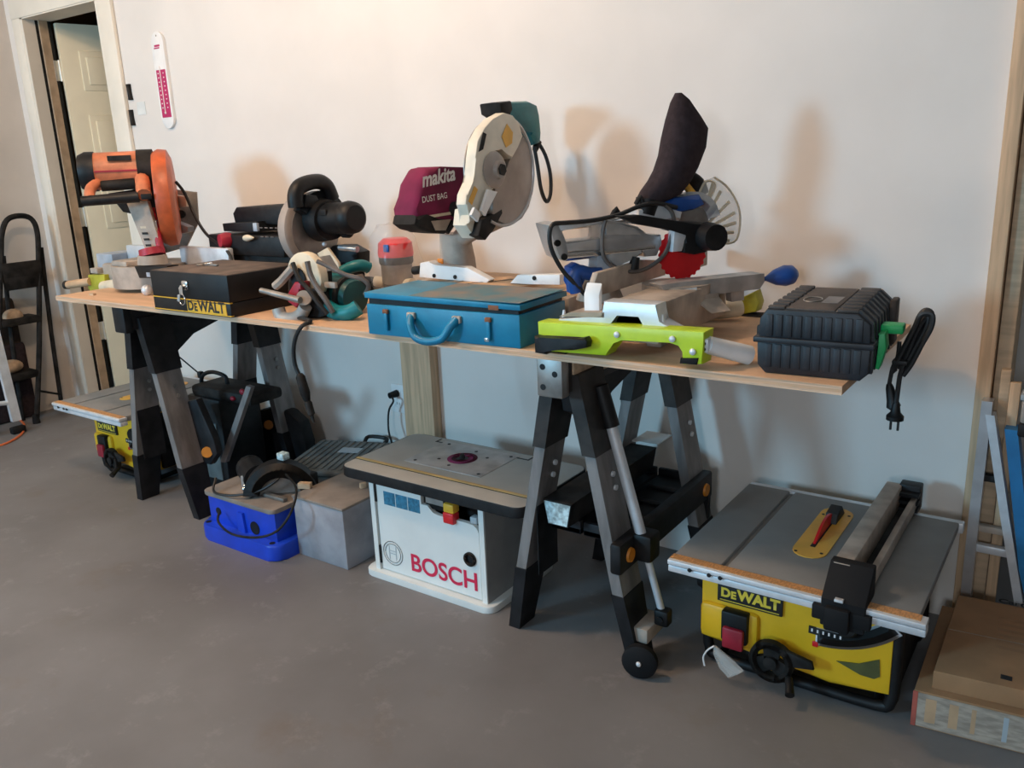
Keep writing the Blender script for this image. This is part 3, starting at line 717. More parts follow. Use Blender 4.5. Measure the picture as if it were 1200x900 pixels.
part('hanging_cord', MB().tube(lp, 0.0042), M_dustblack, o)
sw_ = single('wood_scrap', MB(frame(2.655, -0.60, 0.2155, 25)).box((0, 0, 0.010), (0.045, 0.022, 0.020), None, 0.002), M_pineh, 'small wood chip on the left corner of the grey box', 'wood scrap', (2.655, -0.60, 0.2155), 'wood scraps on the grey box')
sw2 = single('wood_scrap', MB(frame(2.830, -0.50, 0.2155, 60)).box((0, 0, 0.009), (0.022, 0.016, 0.018), None, 0.002), M_pineh, 'tiny wood chip at the back right of the grey box', 'wood scrap', (2.830, -0.50, 0.2155), 'wood scraps on the grey box')

# ================================================================ GREY BOX AND RIBBED CASE
o = thing('grey_box', 'plain grey wooden box between the blue tile saw and router table', 'box', (2.78, -0.54, 0))
part('body', MB().b2((2.664, -0.664, 0.0), (2.898, -0.40, 0.208), 0.003), M_greybox, o)
part('lid', MB().b2((2.661, -0.667, 0.206), (2.901, -0.397, 0.2155), 0.002), M_greyboxtop, o, 'brown lid')  # lid coloured browner than the box sides
cm = frame(2.465, -0.272, 0, 21)
o = thing('ribbed_case', 'grey plastic case with ribbed lid lying behind the grey box', 'case', (2.47, -0.29, 0))
part('body', MB(cm).b2((-0.145, -0.165, 0.0), (0.145, 0.165, 0.172), 0.015), M_ribgrey, o)
ld = part('lid', MB(cm).b2((-0.150, -0.170, 0.172), (0.150, 0.170, 0.196), 0.008), M_ribgrey, o)
for q in range(11):
    part('rib', MB(cm).b2((-0.135 + q * 0.026, -0.155, 0.196), (-0.122 + q * 0.026, 0.155, 0.1995), 0.001), M_ribgrey, ld)
part('label', MB(cm).b2((-0.01, 0.02, 0.1996), (0.075, 0.075, 0.2006)), M_greyprint, ld, 'pale grey label')
part('handle', MB(cm).tube([(0.04, 0.165, 0.19), (0.045, 0.20, 0.205), (0.12, 0.20, 0.20), (0.125, 0.165, 0.19)], 0.008), M_black, ld)

# ================================================================ BLACK MACHINE ON THE LEFT SAWHORSE'S SHELF SIDE
o = thing('site_radio', 'black boxy machine with carry handle, thin rod and red details under bench', 'radio', (1.93, -0.36, 0))
part('lower_body', MB().b2((1.80, -0.45, 0.0), (2.015, -0.25, 0.40), 0.015), M_black, o)
part('front_panel', MB().b2((1.83, -0.457, 0.06), (1.985, -0.445, 0.30), 0.004), M_ribgrey, o, 'dull grey front panel')
part('upper_body', MB().b2((1.825, -0.44, 0.395), (2.20, -0.28, 0.440), 0.015), M_dustblack, o)
part('carry_handle', MB().tube([(1.777, -0.36, 0.357), (1.789, -0.36, 0.436), (1.818, -0.36, 0.465), (1.878, -0.36, 0.479), (1.943, -0.36, 0.472), (1.96, -0.36, 0.453), (1.95, -0.36, 0.402)], 0.0085, 8), M_black, o)
part('thin_rod', MB().cyl((1.595, -0.36, 0.548), (1.793, -0.36, 0.455), 0.003), M_black, o)
part('rod_joint', MB().box((1.788, -0.36, 0.458), (0.022, 0.02, 0.028), None, 0.004), M_black, o)
part('red_knob', MB().ell((2.16, -0.44, 0.452), (0.014, 0.01, 0.012)), M_redp, o, 'small red knob')
part('red_knob', MB().ell((2.103, -0.445, 0.419), (0.012, 0.01, 0.009)), M_redp, o, 'small red knob')
# long narrow metal carton on the right sawhorse's shelf
o = thing('narrow_carton', 'long narrow dark carton with a pale printed end on sawhorse shelf', 'carton', (3.70, -0.40, 0.335))
cx = MB(); cx.slab([(3.675, -0.655, 0.340), (3.735, -0.655, 0.340), (3.748, -0.655, 0.408), (3.662, -0.655, 0.408)], (0, 0.50, 0)); part('body', cx, M_dustblack, o)
part('end_label', MB().slab([(3.677, -0.6565, 0.343), (3.733, -0.6565, 0.343), (3.745, -0.6565, 0.404), (3.665, -0.6565, 0.404)], (0, 0.001, 0)), M_paleblue, o, 'pale blue printed end')
part('rear_flap', MB().slab([(3.665, -0.155, 0.409), (3.75, -0.155, 0.409), (3.75, -0.05, 0.418), (3.665, -0.05, 0.418)], (0, 0, 0.004)), M_paper, o, 'white rear flap')

# ================================================================ CARDBOARD BOXES
o = thing('flat_box', 'wide shallow grey printed carton lying beside the right table saw', 'box', (4.80, -0.28, 0))
part('carton', MB().slab([(4.560, -0.535, 0.0), (5.05, -0.485, 0.0), (5.03, -0.085, 0.0), (4.552, -0.115, 0.0)], (0, 0, 0.092), 0.002), M_card, o)
fp = MB(); fp.slab([(4.569, -0.5352, 0.004), (5.045, -0.4866, 0.004), (5.045, -0.4866, 0.088), (4.569, -0.5352, 0.088)], (0.0001, -0.001, 0)); part('printed_front', fp, M_cardgrey, o, 'grey printed front')
part('red_corner_stripe', MB().slab([(4.5585, -0.5360, 0.002), (4.5685, -0.5350, 0.002), (4.5685, -0.5350, 0.090), (4.5585, -0.5360, 0.090)], (0.0001, -0.0012, 0)), M_cardred, o, 'red corner stripe')
for a, b in ((4.585, 4.625), (4.632, 4.668), (4.675, 4.695), (4.735, 4.76)):
    k = (-0.535 + (a - 4.56) * 0.1021)
    part('printed_block', MB().slab([(a, k - 0.0012, 0.018), (b, k - 0.0012 + (b - a) * 0.1021, 0.018), (b, k - 0.0012 + (b - a) * 0.1021, 0.078), (a, k - 0.0012, 0.078)], (0.0001, -0.0006, 0)), M_greyprint if a > 4.7 else M_dustwood, o)
o = thing('brown_box', 'brown cardboard box with black lettering stacked on the flat carton', 'box', (4.80, -0.31, 0.0925))
q_ = [(4.592, -0.512), (5.02, -0.462), (5.0, -0.095), (4.587, -0.125)]
part('carton', MB().slab([(a, b, 0.0925) for a, b in q_], (0, 0, 0.046), 0.003), M_card, o)
part('tape_seam', MB().slab([(4.592, -0.315, 0.1386), (5.01, -0.272, 0.1386), (5.01, -0.270, 0.1386), (4.592, -0.313, 0.1386)], (0, 0, 0.0005)), M_cardgrey, o)
t0, t1 = Vector((4.677, -0.119, 0.139)), Vector((4.731, -0.116, 0.139))
uu = (t1 - t0).normalized(); vv = Vector((-uu.y, uu.x, 0))
text('lettering', 'Cart', t0 + Vector((0, 0, 0.0002)), uu, vv, 0.058, M_blackprint, o, 0.03)
t0 = Vector((4.717, -0.471, 0.139))
part('printed_mark', MB().slab([t0, t0 + uu * 0.022, t0 + uu * 0.022 + vv * 0.018, t0 + vv * 0.018], (0, 0, 0.0004)), M_blackprint, o)
for r in range(6):
    t0 = Vector((4.686, -0.204, 0.139)) - vv * (0.028 * r)
    part('print_line', MB().slab([t0, t0 + uu * 0.10, t0 + uu * 0.10 + vv * 0.012, t0 + vv * 0.012], (0, 0, 0.0002)), mat('faint_print', (0.36, 0.19, 0.095), 0.85, var=0.05), o)

# ================================================================ LADDERS AT THE RIGHT EDGE
o = thing('step_ladder', 'aluminium step ladder standing behind the cardboard boxes at right', 'ladder', (4.66, -0.055, 0))
def bar(pts, sx, sy):
    m = MB(); R = []
    for p_ in pts:
        x_, y_, z_ = p_
        R.append([(x_ - sx, y_ - sy, z_), (x_ + sx, y_ - sy, z_), (x_ + sx, y_ + sy, z_), (x_ - sx, y_ + sy, z_)])
    return m.rings(R)
part('rear_rail', bar([(4.599, -0.055, 0.647), (4.598, -0.055, 0.344), (4.599, -0.055, 0.125), (4.606, -0.055, 0.0)], 0.012, 0.020), M_alu, o)
part('front_rail', bar([(4.608, -0.056, 0.613), (4.664, -0.056, 0.359), (4.723, -0.056, 0.107), (4.742, -0.056, 0.0)], 0.010, 0.020), M_alulight, o)
a, b = Vector((4.609, -0.045, 0.3)), Vector((4.665, -0.045, 0.303))
part('step', MB().box((a + b) / 2, ((b - a).length * 1.1, 0.022, 0.018), None, 0.003), M_castdust, o)
a, b = Vector((4.61, -0.045, 0.247)), Vector((4.682, -0.045, 0.245))
part('step', MB().box((a + b) / 2, ((b - a).length * 1.1, 0.022, 0.022), None, 0.003), M_alulight, o)
part('step', MB().box(Vector((4.621, -0.045, 0.44)), (0.04, 0.022, 0.018), None, 0.003), M_dustblack, o)
o = thing('wood_offcut', 'upright pine offcut leaning behind aluminium ladder top at right', 'board', (4.66, -0.02, 0))
part('board', MB().b2((4.640, -0.030, 0.0), (4.664, -0.009, 0.690), 0.002), M_pine, o)
part('block', MB().b2((4.618, -0.030, 0.545), (4.640, -0.009, 0.720), 0.002), M_pineh, o)
o = thing('blue_ladder', 'blue fibreglass step ladder cut off by the right frame edge', 'ladder', (4.80, -0.05, 0))
part('rail', bar([(4.656, -0.04, 0.58), (4.724, -0.04, 0.213), (4.785, -0.04, 0.0)], 0.014, 0.028), M_bluefib, o)
part('rail', bar([(4.93, -0.04, 0.56), (4.97, -0.04, 0.25), (5.0, -0.04, 0.0)], 0.014, 0.028), M_bluefib, o)
part('top_cap', MB().box((4.81, -0.04, 0.583), (0.28, 0.07, 0.035), None, 0.006), M_dustblack, o)
for z_ in (0.18, 0.36, 0.50):
    part('step', MB().b2((4.70 + 0.10 * (0.6 - z_), -0.06, z_), (4.95, -0.02, z_ + 0.02), 0.003), M_alulight, o)
o = thing('grey_crate', 'grey plastic crate stacked above the blue ladder at right edge', 'crate', (4.81, -0.04, 0.601))
part('tray', MB().b2((4.672, -0.075, 0.601), (4.95, -0.005, 0.660), 0.006), M_castdust, o)
part('rim', MB().b2((4.668, -0.080, 0.660), (4.955, 0.0, 0.675), 0.003), M_greyprint, o)

# ================================================================ LADDERS AT THE LEFT EDGE
o = thing('folding_stepladder', 'black folding stepladder with rounded hoop top by the left wall', 'ladder', (0.16, -0.30, 0))
rf = Vector((0.21, -0.329, 0.004)); rr = Vector((0.09, -0.128, 0.004))
hoop = [rf, (0.175, -0.221, 0.423), (0.15, -0.131, 0.866), (0.145, -0.113, 0.998), (0.14, -0.13, 1.062), (0.14, -0.188, 1.08), (0.14, -0.25, 1.063), (0.145, -0.291, 0.993), (0.15, -0.317, 0.888), (0.175, -0.422, 0.463), (0.225, -0.553, -0.022)]
part('front_frame', MB().tube(hoop, 0.014, 8, 4), M_dustblack, o)
part('rear_leg', MB().tube([(0.13, -0.1, 0.907), (0.11, -0.12, 0.444), rr], 0.012, 8, 2), M_dustblack, o)
part('rear_leg', MB().tube([(0.12, -0.292, 0.884), (0.1, -0.324, 0.437), (0.085, -0.34, 0.0)], 0.012, 8, 2), M_dustblack, o)
part('cross_bar', MB().cyl((0.12, -0.249, 0.148), (0.1, -0.131, 0.096), 0.006), M_dustblack, o)
for j, (ya, yb, t_) in enumerate(((300, 345, 0.02), (372, 392, 0.02), (432, 448, 0.02))):
    c = Vector((0.15, -0.236, 0.798)) if j == 0 else (Vector((0.165, -0.294, 0.551)) if j == 1 else Vector((0.18, -0.359, 0.267)))
    st = MB()
    st.b2((c.x - 0.10, c.y - 0.098, c.z - 0.025), (c.x + 0.02, c.y + 0.098, c.z + 0.012), 0.006)
    if j == 0: st.b2((c.x + 0.0, c.y - 0.098, c.z - 0.09), (c.x + 0.018, c.y + 0.098, c.z + 0.05), 0.006)
    part('tread', st, M_dustblack, o)
for p_, nm in (((rf.x, rf.y, 0.0), 'foot'), ((rr.x, rr.y, 0.0), 'foot')):
    part(nm, MB().cyl((p_[0], p_[1], 0), (p_[0], p_[1], 0.05), 0.019, 0.016), M_rubber, o)
c = Vector((0.15, -0.304, 0.552))
single('tan_bundle', MB().ell((c.x - 0.03, c.y, c.z + 0.015), (0.045, 0.05, 0.042)), M_tan, 'upper of two small tan bundles on the black stepladder treads', 'bundle', (c.x - 0.03, c.y, c.z - 0.027), 'tan bundles on the stepladder')
c = Vector((0.165, -0.365, 0.313))
single('tan_bundle', MB().ell((c.x - 0.03, c.y, c.z + 0.0), (0.05, 0.055, 0.035)), M_tan, 'lower of two small tan bundles on the black stepladder treads', 'bundle', (c.x - 0.03, c.y, c.z - 0.035), 'tan bundles on the stepladder')
o = thing('tool_bag', 'dark slouching tool bag against left wall behind the black stepladder', 'bag', (0.05, -0.36, 0))
part('body', MB().b2((0.006, -0.56, 0.0), (0.07, -0.24, 0.42), 0.025), M_bagcloth, o)
part('flap', MB().b2((0.004, -0.54, 0.40), (0.06, -0.25, 0.66), 0.025), mat('brown_cloth', (0.05, 0.032, 0.022), 0.95, var=0.3), o)
o = thing('aluminium_ladder', 'silver ladder leg cut off by the left frame edge', 'ladder', (0.124, -0.443, 0))
a, b = Vector((0.3, -0.482, 0.487)), Vector((0.3, -0.466, 0.066))
a = b + (a - b) * 2.6
R_ = MB(); R_.rings([[(p_.x - 0.012, p_.y - 0.022, p_.z), (p_.x + 0.012, p_.y - 0.022, p_.z), (p_.x + 0.012, p_.y + 0.022, p_.z), (p_.x - 0.012, p_.y + 0.022, p_.z)] for p_ in (a, b)])
part('rail', R_, M_alulight, o)
part('foot', MB().box((b.x, b.y, 0.018), (0.04, 0.07, 0.036), None, 0.008), M_rubber, o)
part('rung', MB().cyl((0.3, -0.489, 0.168), (0.3, -0.755, 0.204), 0.012), M_alulight, o)
c2 = Vector((0.3, -0.466, 0.066)); c2.y -= 0.38
R_ = MB(); R_.rings([[(p_.x - 0.012, p_.y - 0.022, p_.z), (p_.x + 0.012, p_.y - 0.022, p_.z), (p_.x + 0.012, p_.y + 0.022, p_.z), (p_.x - 0.012, p_.y + 0.022, p_.z)] for p_ in (a - Vector((0, 0.24, 0)), c2)])
part('rung', MB().cyl(b + (a - b) * 0.62, c2 + (a - Vector((0, 0.24, 0)) - c2) * 0.62, 0.012), M_alulight, o)
part('rail', R_, M_alulight, o)
part('foot', MB().box((c2.x, c2.y, 0.018), (0.04, 0.07, 0.036), None, 0.008), M_rubber, o)
oc = [Vector((0.413, -0.727, 0.005)), Vector((0.447, -0.624, 0.005)), Vector((0.403, -0.53, 0.005)), Vector((0.308, -0.443, 0.005)), Vector((0.181, -0.381, 0.005)), Vector((0.096, -0.359, 0.005))]
single('orange_cord', MB().tube(oc, 0.0055), M_ocord, 'orange cord curling on the floor by the silver ladder foot', 'cord', tuple(oc[2]))

# ================================================================ TOOLS ON THE BENCH
# ---- black metal box with yellow lettering
o = thing('tool_box', 'black metal box with yellow lettering and hanging keys on bench front', 'box', (2.41, -0.64, TT))
wm = frame(2.208, -0.775, 0, 0)
part('lower_shell', MB(wm).b2((0, 0, TT), (0.405, 0.29, TT + 0.044), 0.002), M_blacks, o)
part('upper_shell', MB(wm).b2((0, 0, TT + 0.046), (0.405, 0.29, TT + 0.130), 0.003), M_blacks, o)
part('lid_top', MB(wm).b2((0.004, 0.004, TT + 0.1295), (0.401, 0.286, TT + 0.1315), 0.001), mat('brown_lid', (0.12, 0.085, 0.065), 0.7, var=0.2), o, 'brown top face')  # top face coloured brown, unlike the black shells
for z_ in (0.043, 0.003):
    part('yellow_line', MB(wm).b2((-0.0008, -0.0012, TT + z_), (0.4058, 0.01, TT + z_ + 0.0028)), M_goldprint, o)
lp = part('yellow_plate', MB(wm).b2((0.185, -0.0016, TT + 0.006), (0.385, 0.0, TT + 0.040)), M_goldprint, o, 'yellow name plate')
text('lettering', 'D', Vector((2.208 + 0.190, -0.7768, TT + 0.0105)), (1, 0, 0), (0, 0, 1), 0.030, M_blackprint, lp, 0.03)
text('lettering', 'E', Vector((2.208 + 0.224, -0.7768, TT + 0.0105)), (1, 0, 0), (0, 0, 1), 0.016, M_blackprint, lp, 0.03)
text('lettering', 'WALT', Vector((2.208 + 0.243, -0.7768, TT + 0.0105)), (1, 0, 0), (0, 0, 1), 0.136, M_blackprint, lp, 0.03)
lk = part('lock_plate', MB(wm).b2((0.175, -0.006, TT + 0.075), (0.205, 0.001, TT + 0.105), 0.004), M_chrome, o)
part('lock_barrel', MB(wm).cyl((0.19, -0.004, TT + 0.085), (0.19, -0.018, TT + 0.085), 0.008), M_chrome, lk)
k = MB(wm); k.slab([(0.180, -0.018, TT + 0.086), (0.200, -0.018, TT + 0.086), (0.198, -0.018, TT + 0.062), (0.182, -0.018, TT + 0.062)], (0, -0.002, 0)); part('key', k, M_chrome, lk)
part('key_ring', MB(wm).tube([(0.19 + 0.016 * math.cos(t_), -0.020, TT + 0.048 + 0.018 * math.sin(t_)) for t_ in [2 * math.pi * i / 12 for i in range(12)]], 0.0015, 6, 2, True), M_chrome, lk)
part('spare_key', MB(wm).slab([(0.172, -0.020, TT + 0.062), (0.186, -0.020, TT + 0.064), (0.178, -0.020, TT + 0.038), (0.166, -0.020, TT + 0.042)], (0, -0.002, 0)), M_cast, lk)
o = thing('loose_key', 'small silver key with oval bow lying on black box lid', 'key', (2.33, -0.63, TT + 0.132))
part('bow', MB().tube([(2.295 + 0.014 * math.cos(t_), -0.63 + 0.022 * math.sin(t_), TT + 0.135) for t_ in [2 * math.pi * i / 10 for i in range(10)]], 0.0028, 6, 2, True), M_steel, o)
part('shank', MB().b2((2.309, -0.636, TT + 0.132), (2.375, -0.624, TT + 0.138), 0.002), M_steel, o)
part('bright_stud', MB().ell((2.335, -0.63, TT + 0.139), (0.009, 0.009, 0.005)), M_chrome, o)

# ---- orange mitre saw (left end)
o = thing('mitre_saw', 'orange mitre saw with slotted silver arm at the left end of bench', 'mitre saw', (1.75, -0.42, TT))
bs = MB(); bs.b2((1.42, -0.50, 0.855), (2.10, -0.368, 0.920), 0.01)
part('base_casting', bs, M_castdust, o)
tt = MB(); tt.cyl((1.72, -0.46, 0.846), (1.72, -0.46, 0.930), 0.150, n=32); part('turntable', tt, M_castdust, o)
for a, b in ((1.47, -0.48), (2.05, -0.48), (1.47, -0.39), (2.05, -0.39)):
    part('foot', MB().cyl((a, b, TT), (a, b, 0.857), 0.018), M_greybl, o)
fa = MB(); fa.b2((1.335, -0.47, 0.876), (1.455, -0.34, 0.955), 0.006); part('side_block', fa, M_greybl, o)
fb = MB(); fb.b2((1.45, -0.40, 0.920), (1.68, -0.372, 0.985), 0.006); part('fence', fb, M_alulight, o)
fb = MB(); fb.b2((1.83, -0.405, 0.920), (2.13, -0.377, 0.990), 0.006); part('fence', fb, M_alulight, o)
# mitre arm with lock: points at the room
am = MB(); am.slab([(1.66, -0.59, 0.930), (1.76, -0.59, 0.930), (1.78, -0.45, 0.930), (1.64, -0.45, 0.930)], (0, 0, 0.02), 0.004); part('mitre_arm', am, M_castdust, o)
al = MB(); al.slab([(1.827, -0.6, 0.937), (2.04, -0.6, 0.946), (1.997, -0.6, 0.901), (1.849, -0.6, 0.893)], (0, 0.05, 0), 0.004); lo_ = part('mitre_lock', al, M_blacks, o)
part('lock_badge', MB().box((1.917, -0.602, 0.91), (0.022, 0.003, 0.016)), M_greybl, lo_)
part('ball_knob', MB().ell((1.887, -0.6, 0.851), (0.020, 0.020, 0.020)), M_alulight, o)
# slotted sliding arm
a0, a1 = Vector((1.843, -0.56, 1.172)), Vector((1.891, -0.56, 0.979))
dd = (a1 - a0).normalized(); sd = Vector((0.86, 0.5, 0)); fn_ = Vector((0.5, -0.86, 0))
m_ = MB(); m_.slab([a0 - sd * 0.034, a0 + sd * 0.048, a1 + sd * 0.036, a1 - sd * 0.026], -fn_ * 0.022, 0.002)
arm = part('slotted_arm', m_, M_castdust, o)
for q in range(9):
    c_ = a0 + dd * (0.03 + q * 0.0225)
    part('slot', MB().slab([c_ - sd * 0.014 - dd * 0.004, c_ + sd * 0.008 - dd * 0.004, c_ + sd * 0.008 + dd * 0.004, c_ - sd * 0.014 + dd * 0.004], fn_ * 0.0012), M_cream if q < 4 else M_dustblack, arm)
part('red_collar', MB().cyl(a1 - dd * 0.022, a1 + dd * 0.004, 0.042, 0.046), M_redp, o, 'dark red collar')
part('arm_socket', MB().cyl(a1 + dd * 0.002, Vector((a1.x, a1.y, 0.945)), 0.05, 0.056), M_castdust, o)
part('side_pipe', MB().cyl(a0 + sd * 0.036 - fn_ * 0.03 - Z * 0.03, a1 + sd * 0.034 - fn_ * 0.01, 0.014), M_redp, arm)
# head: guard drum on the right, motor barrel to the left, D handle in front
G = Vector((1.824, -0.42, 1.175)); ax = Vector((-0.60, -0.80, 0)).normalized(); fw = Vector((0.80, -0.60, 0))
gd = MB(); gd.lathe([(0.0, -0.032), (0.150, -0.032), (0.178, -0.020), (0.182, 0.010), (0.170, 0.032), (0.06, 0.036), (0, 0.036)], G, ax, 40)
part('blade_guard', gd, mat('deep_orange_guard', (0.55, 0.105, 0.03), 0.45, var=0.15), o)
lg = MB(); lg.slab(arc(G + ax * 0.040 - Z * 0.05, fw, Z, 0.14, 190, 350, 20), ax * 0.006); part('lower_guard', lg, M_smoke, o)
mc = G + Z * 0.108
mt = MB(); mt.cyl(mc + ax * 0.03, mc + ax * 0.235, 0.070, 0.068, 28); mo = part('motor', mt, M_orange, o)
mt = MB(); mt.lathe([(0.072, 0.0), (0.072, 0.03), (0.060, 0.055), (0.0, 0.058)], mc + ax * 0.232, ax, 24); part('motor_cap', mt, M_black, mo)
part('gear_neck', MB().cyl(mc + ax * 0.03, mc + ax * 0.085, 0.074, 0.074, 28), M_dustblack, mo)
pl = MB()
e1 = mc + fw * 0.062 + Z * 0.018
pl.slab([e1 + ax * 0.10 + Z * 0.018, e1 + ax * 0.18 + Z * 0.018, e1 + ax * 0.18 + Z * 0.036 - fw * 0.012, e1 + ax * 0.10 + Z * 0.036 - fw * 0.012], fw * 0.014); part('motor_label', pl, M_dustblack, mo)
part('red_stripe', MB().box((0, 0, 0), (0.15, 0.004, 0.006), Matrix.Translation(mc + fw * 0.070 + ax * 0.155) @ Matrix(((ax.x, fw.x, 0, 0), (ax.y, fw.y, 0, 0), (0, 0, 1, 0), (0, 0, 0, 1)))), M_redp, mo)
hm = Matrix.Translation(mc) @ Matrix(((ax.x, fw.x, 0, 0), (ax.y, fw.y, 0, 0), (0, 0, 1, 0), (0, 0, 0, 1)))
h = MB(hm); h.tube([(0.225, 0.05, -0.04), (0.245, 0.085, -0.055), (0.250, 0.125, -0.078), (0.245, 0.150, -0.095)], 0.019, 10, 3); hd = part('handle_side', h, M_orange, o)
h = MB(hm); h.tube([(0.075, 0.045, -0.03), (0.070, 0.095, -0.045), (0.068, 0.135, -0.070), (0.066, 0.160, -0.088)], 0.026, 10, 3); part('handle_side', h, M_orange, o)
h = MB(hm); h.cyl((0.275, 0.155, -0.100), (0.085, 0.155, -0.094), 0.018, 0.020, 14); part('handle_grip', h, M_black, o)
h = MB(hm); h.cyl((0.215, 0.06, -0.052), (0.10, 0.06, -0.048), 0.019, 0.021, 14); part('upper_grip', h, M_dustblack, o)
part('handle_socket', MB(hm).box((0.058, 0.178, -0.094), (0.036, 0.006, 0.020), None, 0.002), M_black, o)
part('lower_cowl', MB(hm).slab([(0.02, 0.03, -0.06), (0.20, 0.03, -0.08), (0.16, 0.02, -0.15), (0.03, 0.02, -0.19)], (0, -0.05, 0), 0.006), M_dustblack, o)
# pivot tower behind
pv = MB(); pv.slab([(1.707, -0.3, 1.202), (1.817, -0.3, 1.188), (1.806, -0.3, 1.068), (1.721, -0.3, 0.971), (1.561, -0.3, 0.946), (1.615, -0.3, 1.066)], (-0.015, 0.015, 0), 0.004)
part('pivot_tower', pv, M_steel, o)
part('pivot_bracket', MB().slab([(1.729, -0.31, 1.182), (1.8, -0.31, 1.175), (1.797, -0.31, 1.136), (1.717, -0.31, 1.132)], (0, -0.014, 0), 0.003), M_creamwhite, o)
part('pivot_bolt', MB().cyl((1.763, -0.33, 1.107), (1.724, -0.3, 1.105), 0.016), M_dustblack, o)
lv = MB(); lv.slab([(1.693, -0.36, 1.059), (1.751, -0.36, 1.083), (1.841, -0.36, 1.061), (1.836, -0.36, 1.041), (1.79, -0.36, 1.033), (1.705, -0.36, 1.039)], (0, 0.03, 0), 0.004)
part('bevel_lever', lv, M_greybl, o)
part('power_cord', MB().tube([(1.804, -0.36, 1.233), (1.805, -0.33, 1.19), (1.837, -0.32, 1.103), (1.931, -0.35, 1.041), (2.029, -0.37, 1), (2.151, -0.41, 0.964), (2.20, -0.43, 0.842)], 0.006), M_cord, o)
# extension stand pieces at the left end
o = thing('saw_extension', 'olive green extension bracket with tubes sticking over left bench end', 'extension bar', (1.33, -0.52, TT))
part('tube', MB().cyl((1.221, -0.55, 0.828), (1.353, -0.52, 0.845), 0.0165), M_dustwood, o)
part('tube_cap', MB().cyl((1.211, -0.552, 0.828), (1.226, -0.549, 0.828), 0.018), M_black, o)
gb = MB(); gb.slab([(1.342, -0.52, 0.872), (1.466, -0.52, 0.878), (1.456, -0.52, 0.822), (1.35, -0.52, 0.794), (1.323, -0.52, 0.814)], (0, 0.035, 0), 0.003); gq = part('bracket', gb, M_olive, o)
part('rubber_foot', MB().box((1.372, -0.5, 0.789), (0.06, 0.05, 0.010)), M_rubber, gq)
part('clamp_knob', MB().box((1.39, -0.5, 0.89), (0.055, 0.04, 0.022), None, 0.004), M_castdust, gq)
part('pale_tube', MB().cyl((1.451, -0.52, 0.828), (1.731, -0.52, 0.87), 0.0235), M_cream, o)
sp_ = single('wood_chip', MB(frame(1.66, -0.685, TT, 10)).box((0, 0, 0.004), (0.022, 0.014, 0.008), None, 0.001), M_pineh, 'tiny wood chip lying on bare bench before the orange saw', 'wood chip', (1.66, -0.685, TT))

# ---- black bench tool behind the black box
o = thing('black_planer', 'black boxy bench tool with dark red knob behind the black box', 'power tool', (2.15, -0.26, TT))
part('lower_body', MB().b2((1.97, -0.34, TT), (2.40, -0.13, 0.965), 0.008), M_dustblack, o)
part('middle_deck', MB().b2((1.96, -0.36, 0.960), (2.39, -0.12, 1.035), 0.006), M_black, o)
part('shelf', MB().slab([(2.03, -0.34, 1.074), (2.231, -0.34, 1.083), (2.234, -0.34, 1.045), (2.034, -0.34, 1.045)], (0, 0.16, 0), 0.004), M_blacks, o)
part('upper_body', MB().slab([(2.046, -0.3, 1.109), (2.07, -0.3, 1.132), (2.325, -0.3, 1.141), (2.35, -0.3, 1.123), (2.35, -0.3, 1.068), (2.053, -0.3, 1.071)], (0, 0.16, 0), 0.008), M_black, o)
part('red_knob', MB().lathe([(0, 0), (0.026, 0.002), (0.030, 0.02), (0.024, 0.045), (0, 0.05)], (2.081, -0.345, 1.015), (-0.3, -1, 0), 16), M_redp, o, 'dark red round knob')
part('pale_tip', MB().lathe([(0.010, 0), (0.013, 0.02), (0.004, 0.06), (0, 0.062)], (2.195, -0.37, 1.026), (1, -0.15, 0.05), 12), M_cream, o, 'cream cone tip')
part('blue_clip', MB().box((2.234, -0.345, 1.064), (0.022, 0.012, 0.03), None, 0.002), M_greybl, o)
mk = MB()
for q, (a, b) in enumerate(((306, 267), (312, 266.5), (318, 266), (324, 266), (308, 274), (316, 273.5), (324, 273))):
    c_ = Vector((2.283, -0.362, 1.064)) + Vector((0.028 * (q % 4), 0, -0.032 * (q // 4)))
    mk.box(c_, (0.016, 0.002, 0.004))
part('worn_print', mk, M_greycord, o, kind='stuff')

# ---- black mitre saw
o = thing('black_mitre_saw', 'compact black mitre saw with round smoky guard, raised behind circular saws', 'mitre saw', (2.68, -0.30, TT))
part('base', MB().b2((2.47, -0.42, TT), (2.725, -0.18, 0.880), 0.01), M_dustblack, o)
part('turntable', MB().cyl((2.60, -0.32, 0.88), (2.60, -0.32, 0.905), 0.10, n=28), M_castdust, o)
ta = MB(); ta.slab([(2.514, -0.3, 0.963), (2.571, -0.3, 1), (2.638, -0.3, 1.002), (2.693, -0.3, 0.98), (2.685, -0.3, 0.915), (2.591, -0.3, 0.899)], (0, 0.07, 0), 0.01)
part('pivot_arm', ta, M_black, o)
part('lower_arm', MB().cyl((2.611, -0.3, 0.918), (2.68, -0.30, 0.885), 0.030, 0.040), M_black, o)
gcx = Vector((2.52, -0.356, 1.063))
gd = MB(); gd.lathe([(0.0, -0.012), (0.118, -0.012), (0.124, -0.004), (0.124, 0.028), (0.116, 0.034), (0.0, 0.034)], gcx, (1, 0, 0), 40)
part('clear_guard', gd, M_smoke, o, 'smoky round blade guard')
part('blade', MB().cyl(gcx + Vector((0.036, 0, 0)), gcx + Vector((0.039, 0, 0)), 0.10, n=40), M_steel, o)
ug = MB(); ring_slab(ug, gcx + Vector((0.04, 0.015, 0.01)), Y, Z, 0.0, 0.118, -20, 150, (0.03, 0, 0), 22); part('upper_guard', ug, M_black, o)
m0 = gcx + Vector((0.06, 0.012, 0.030))
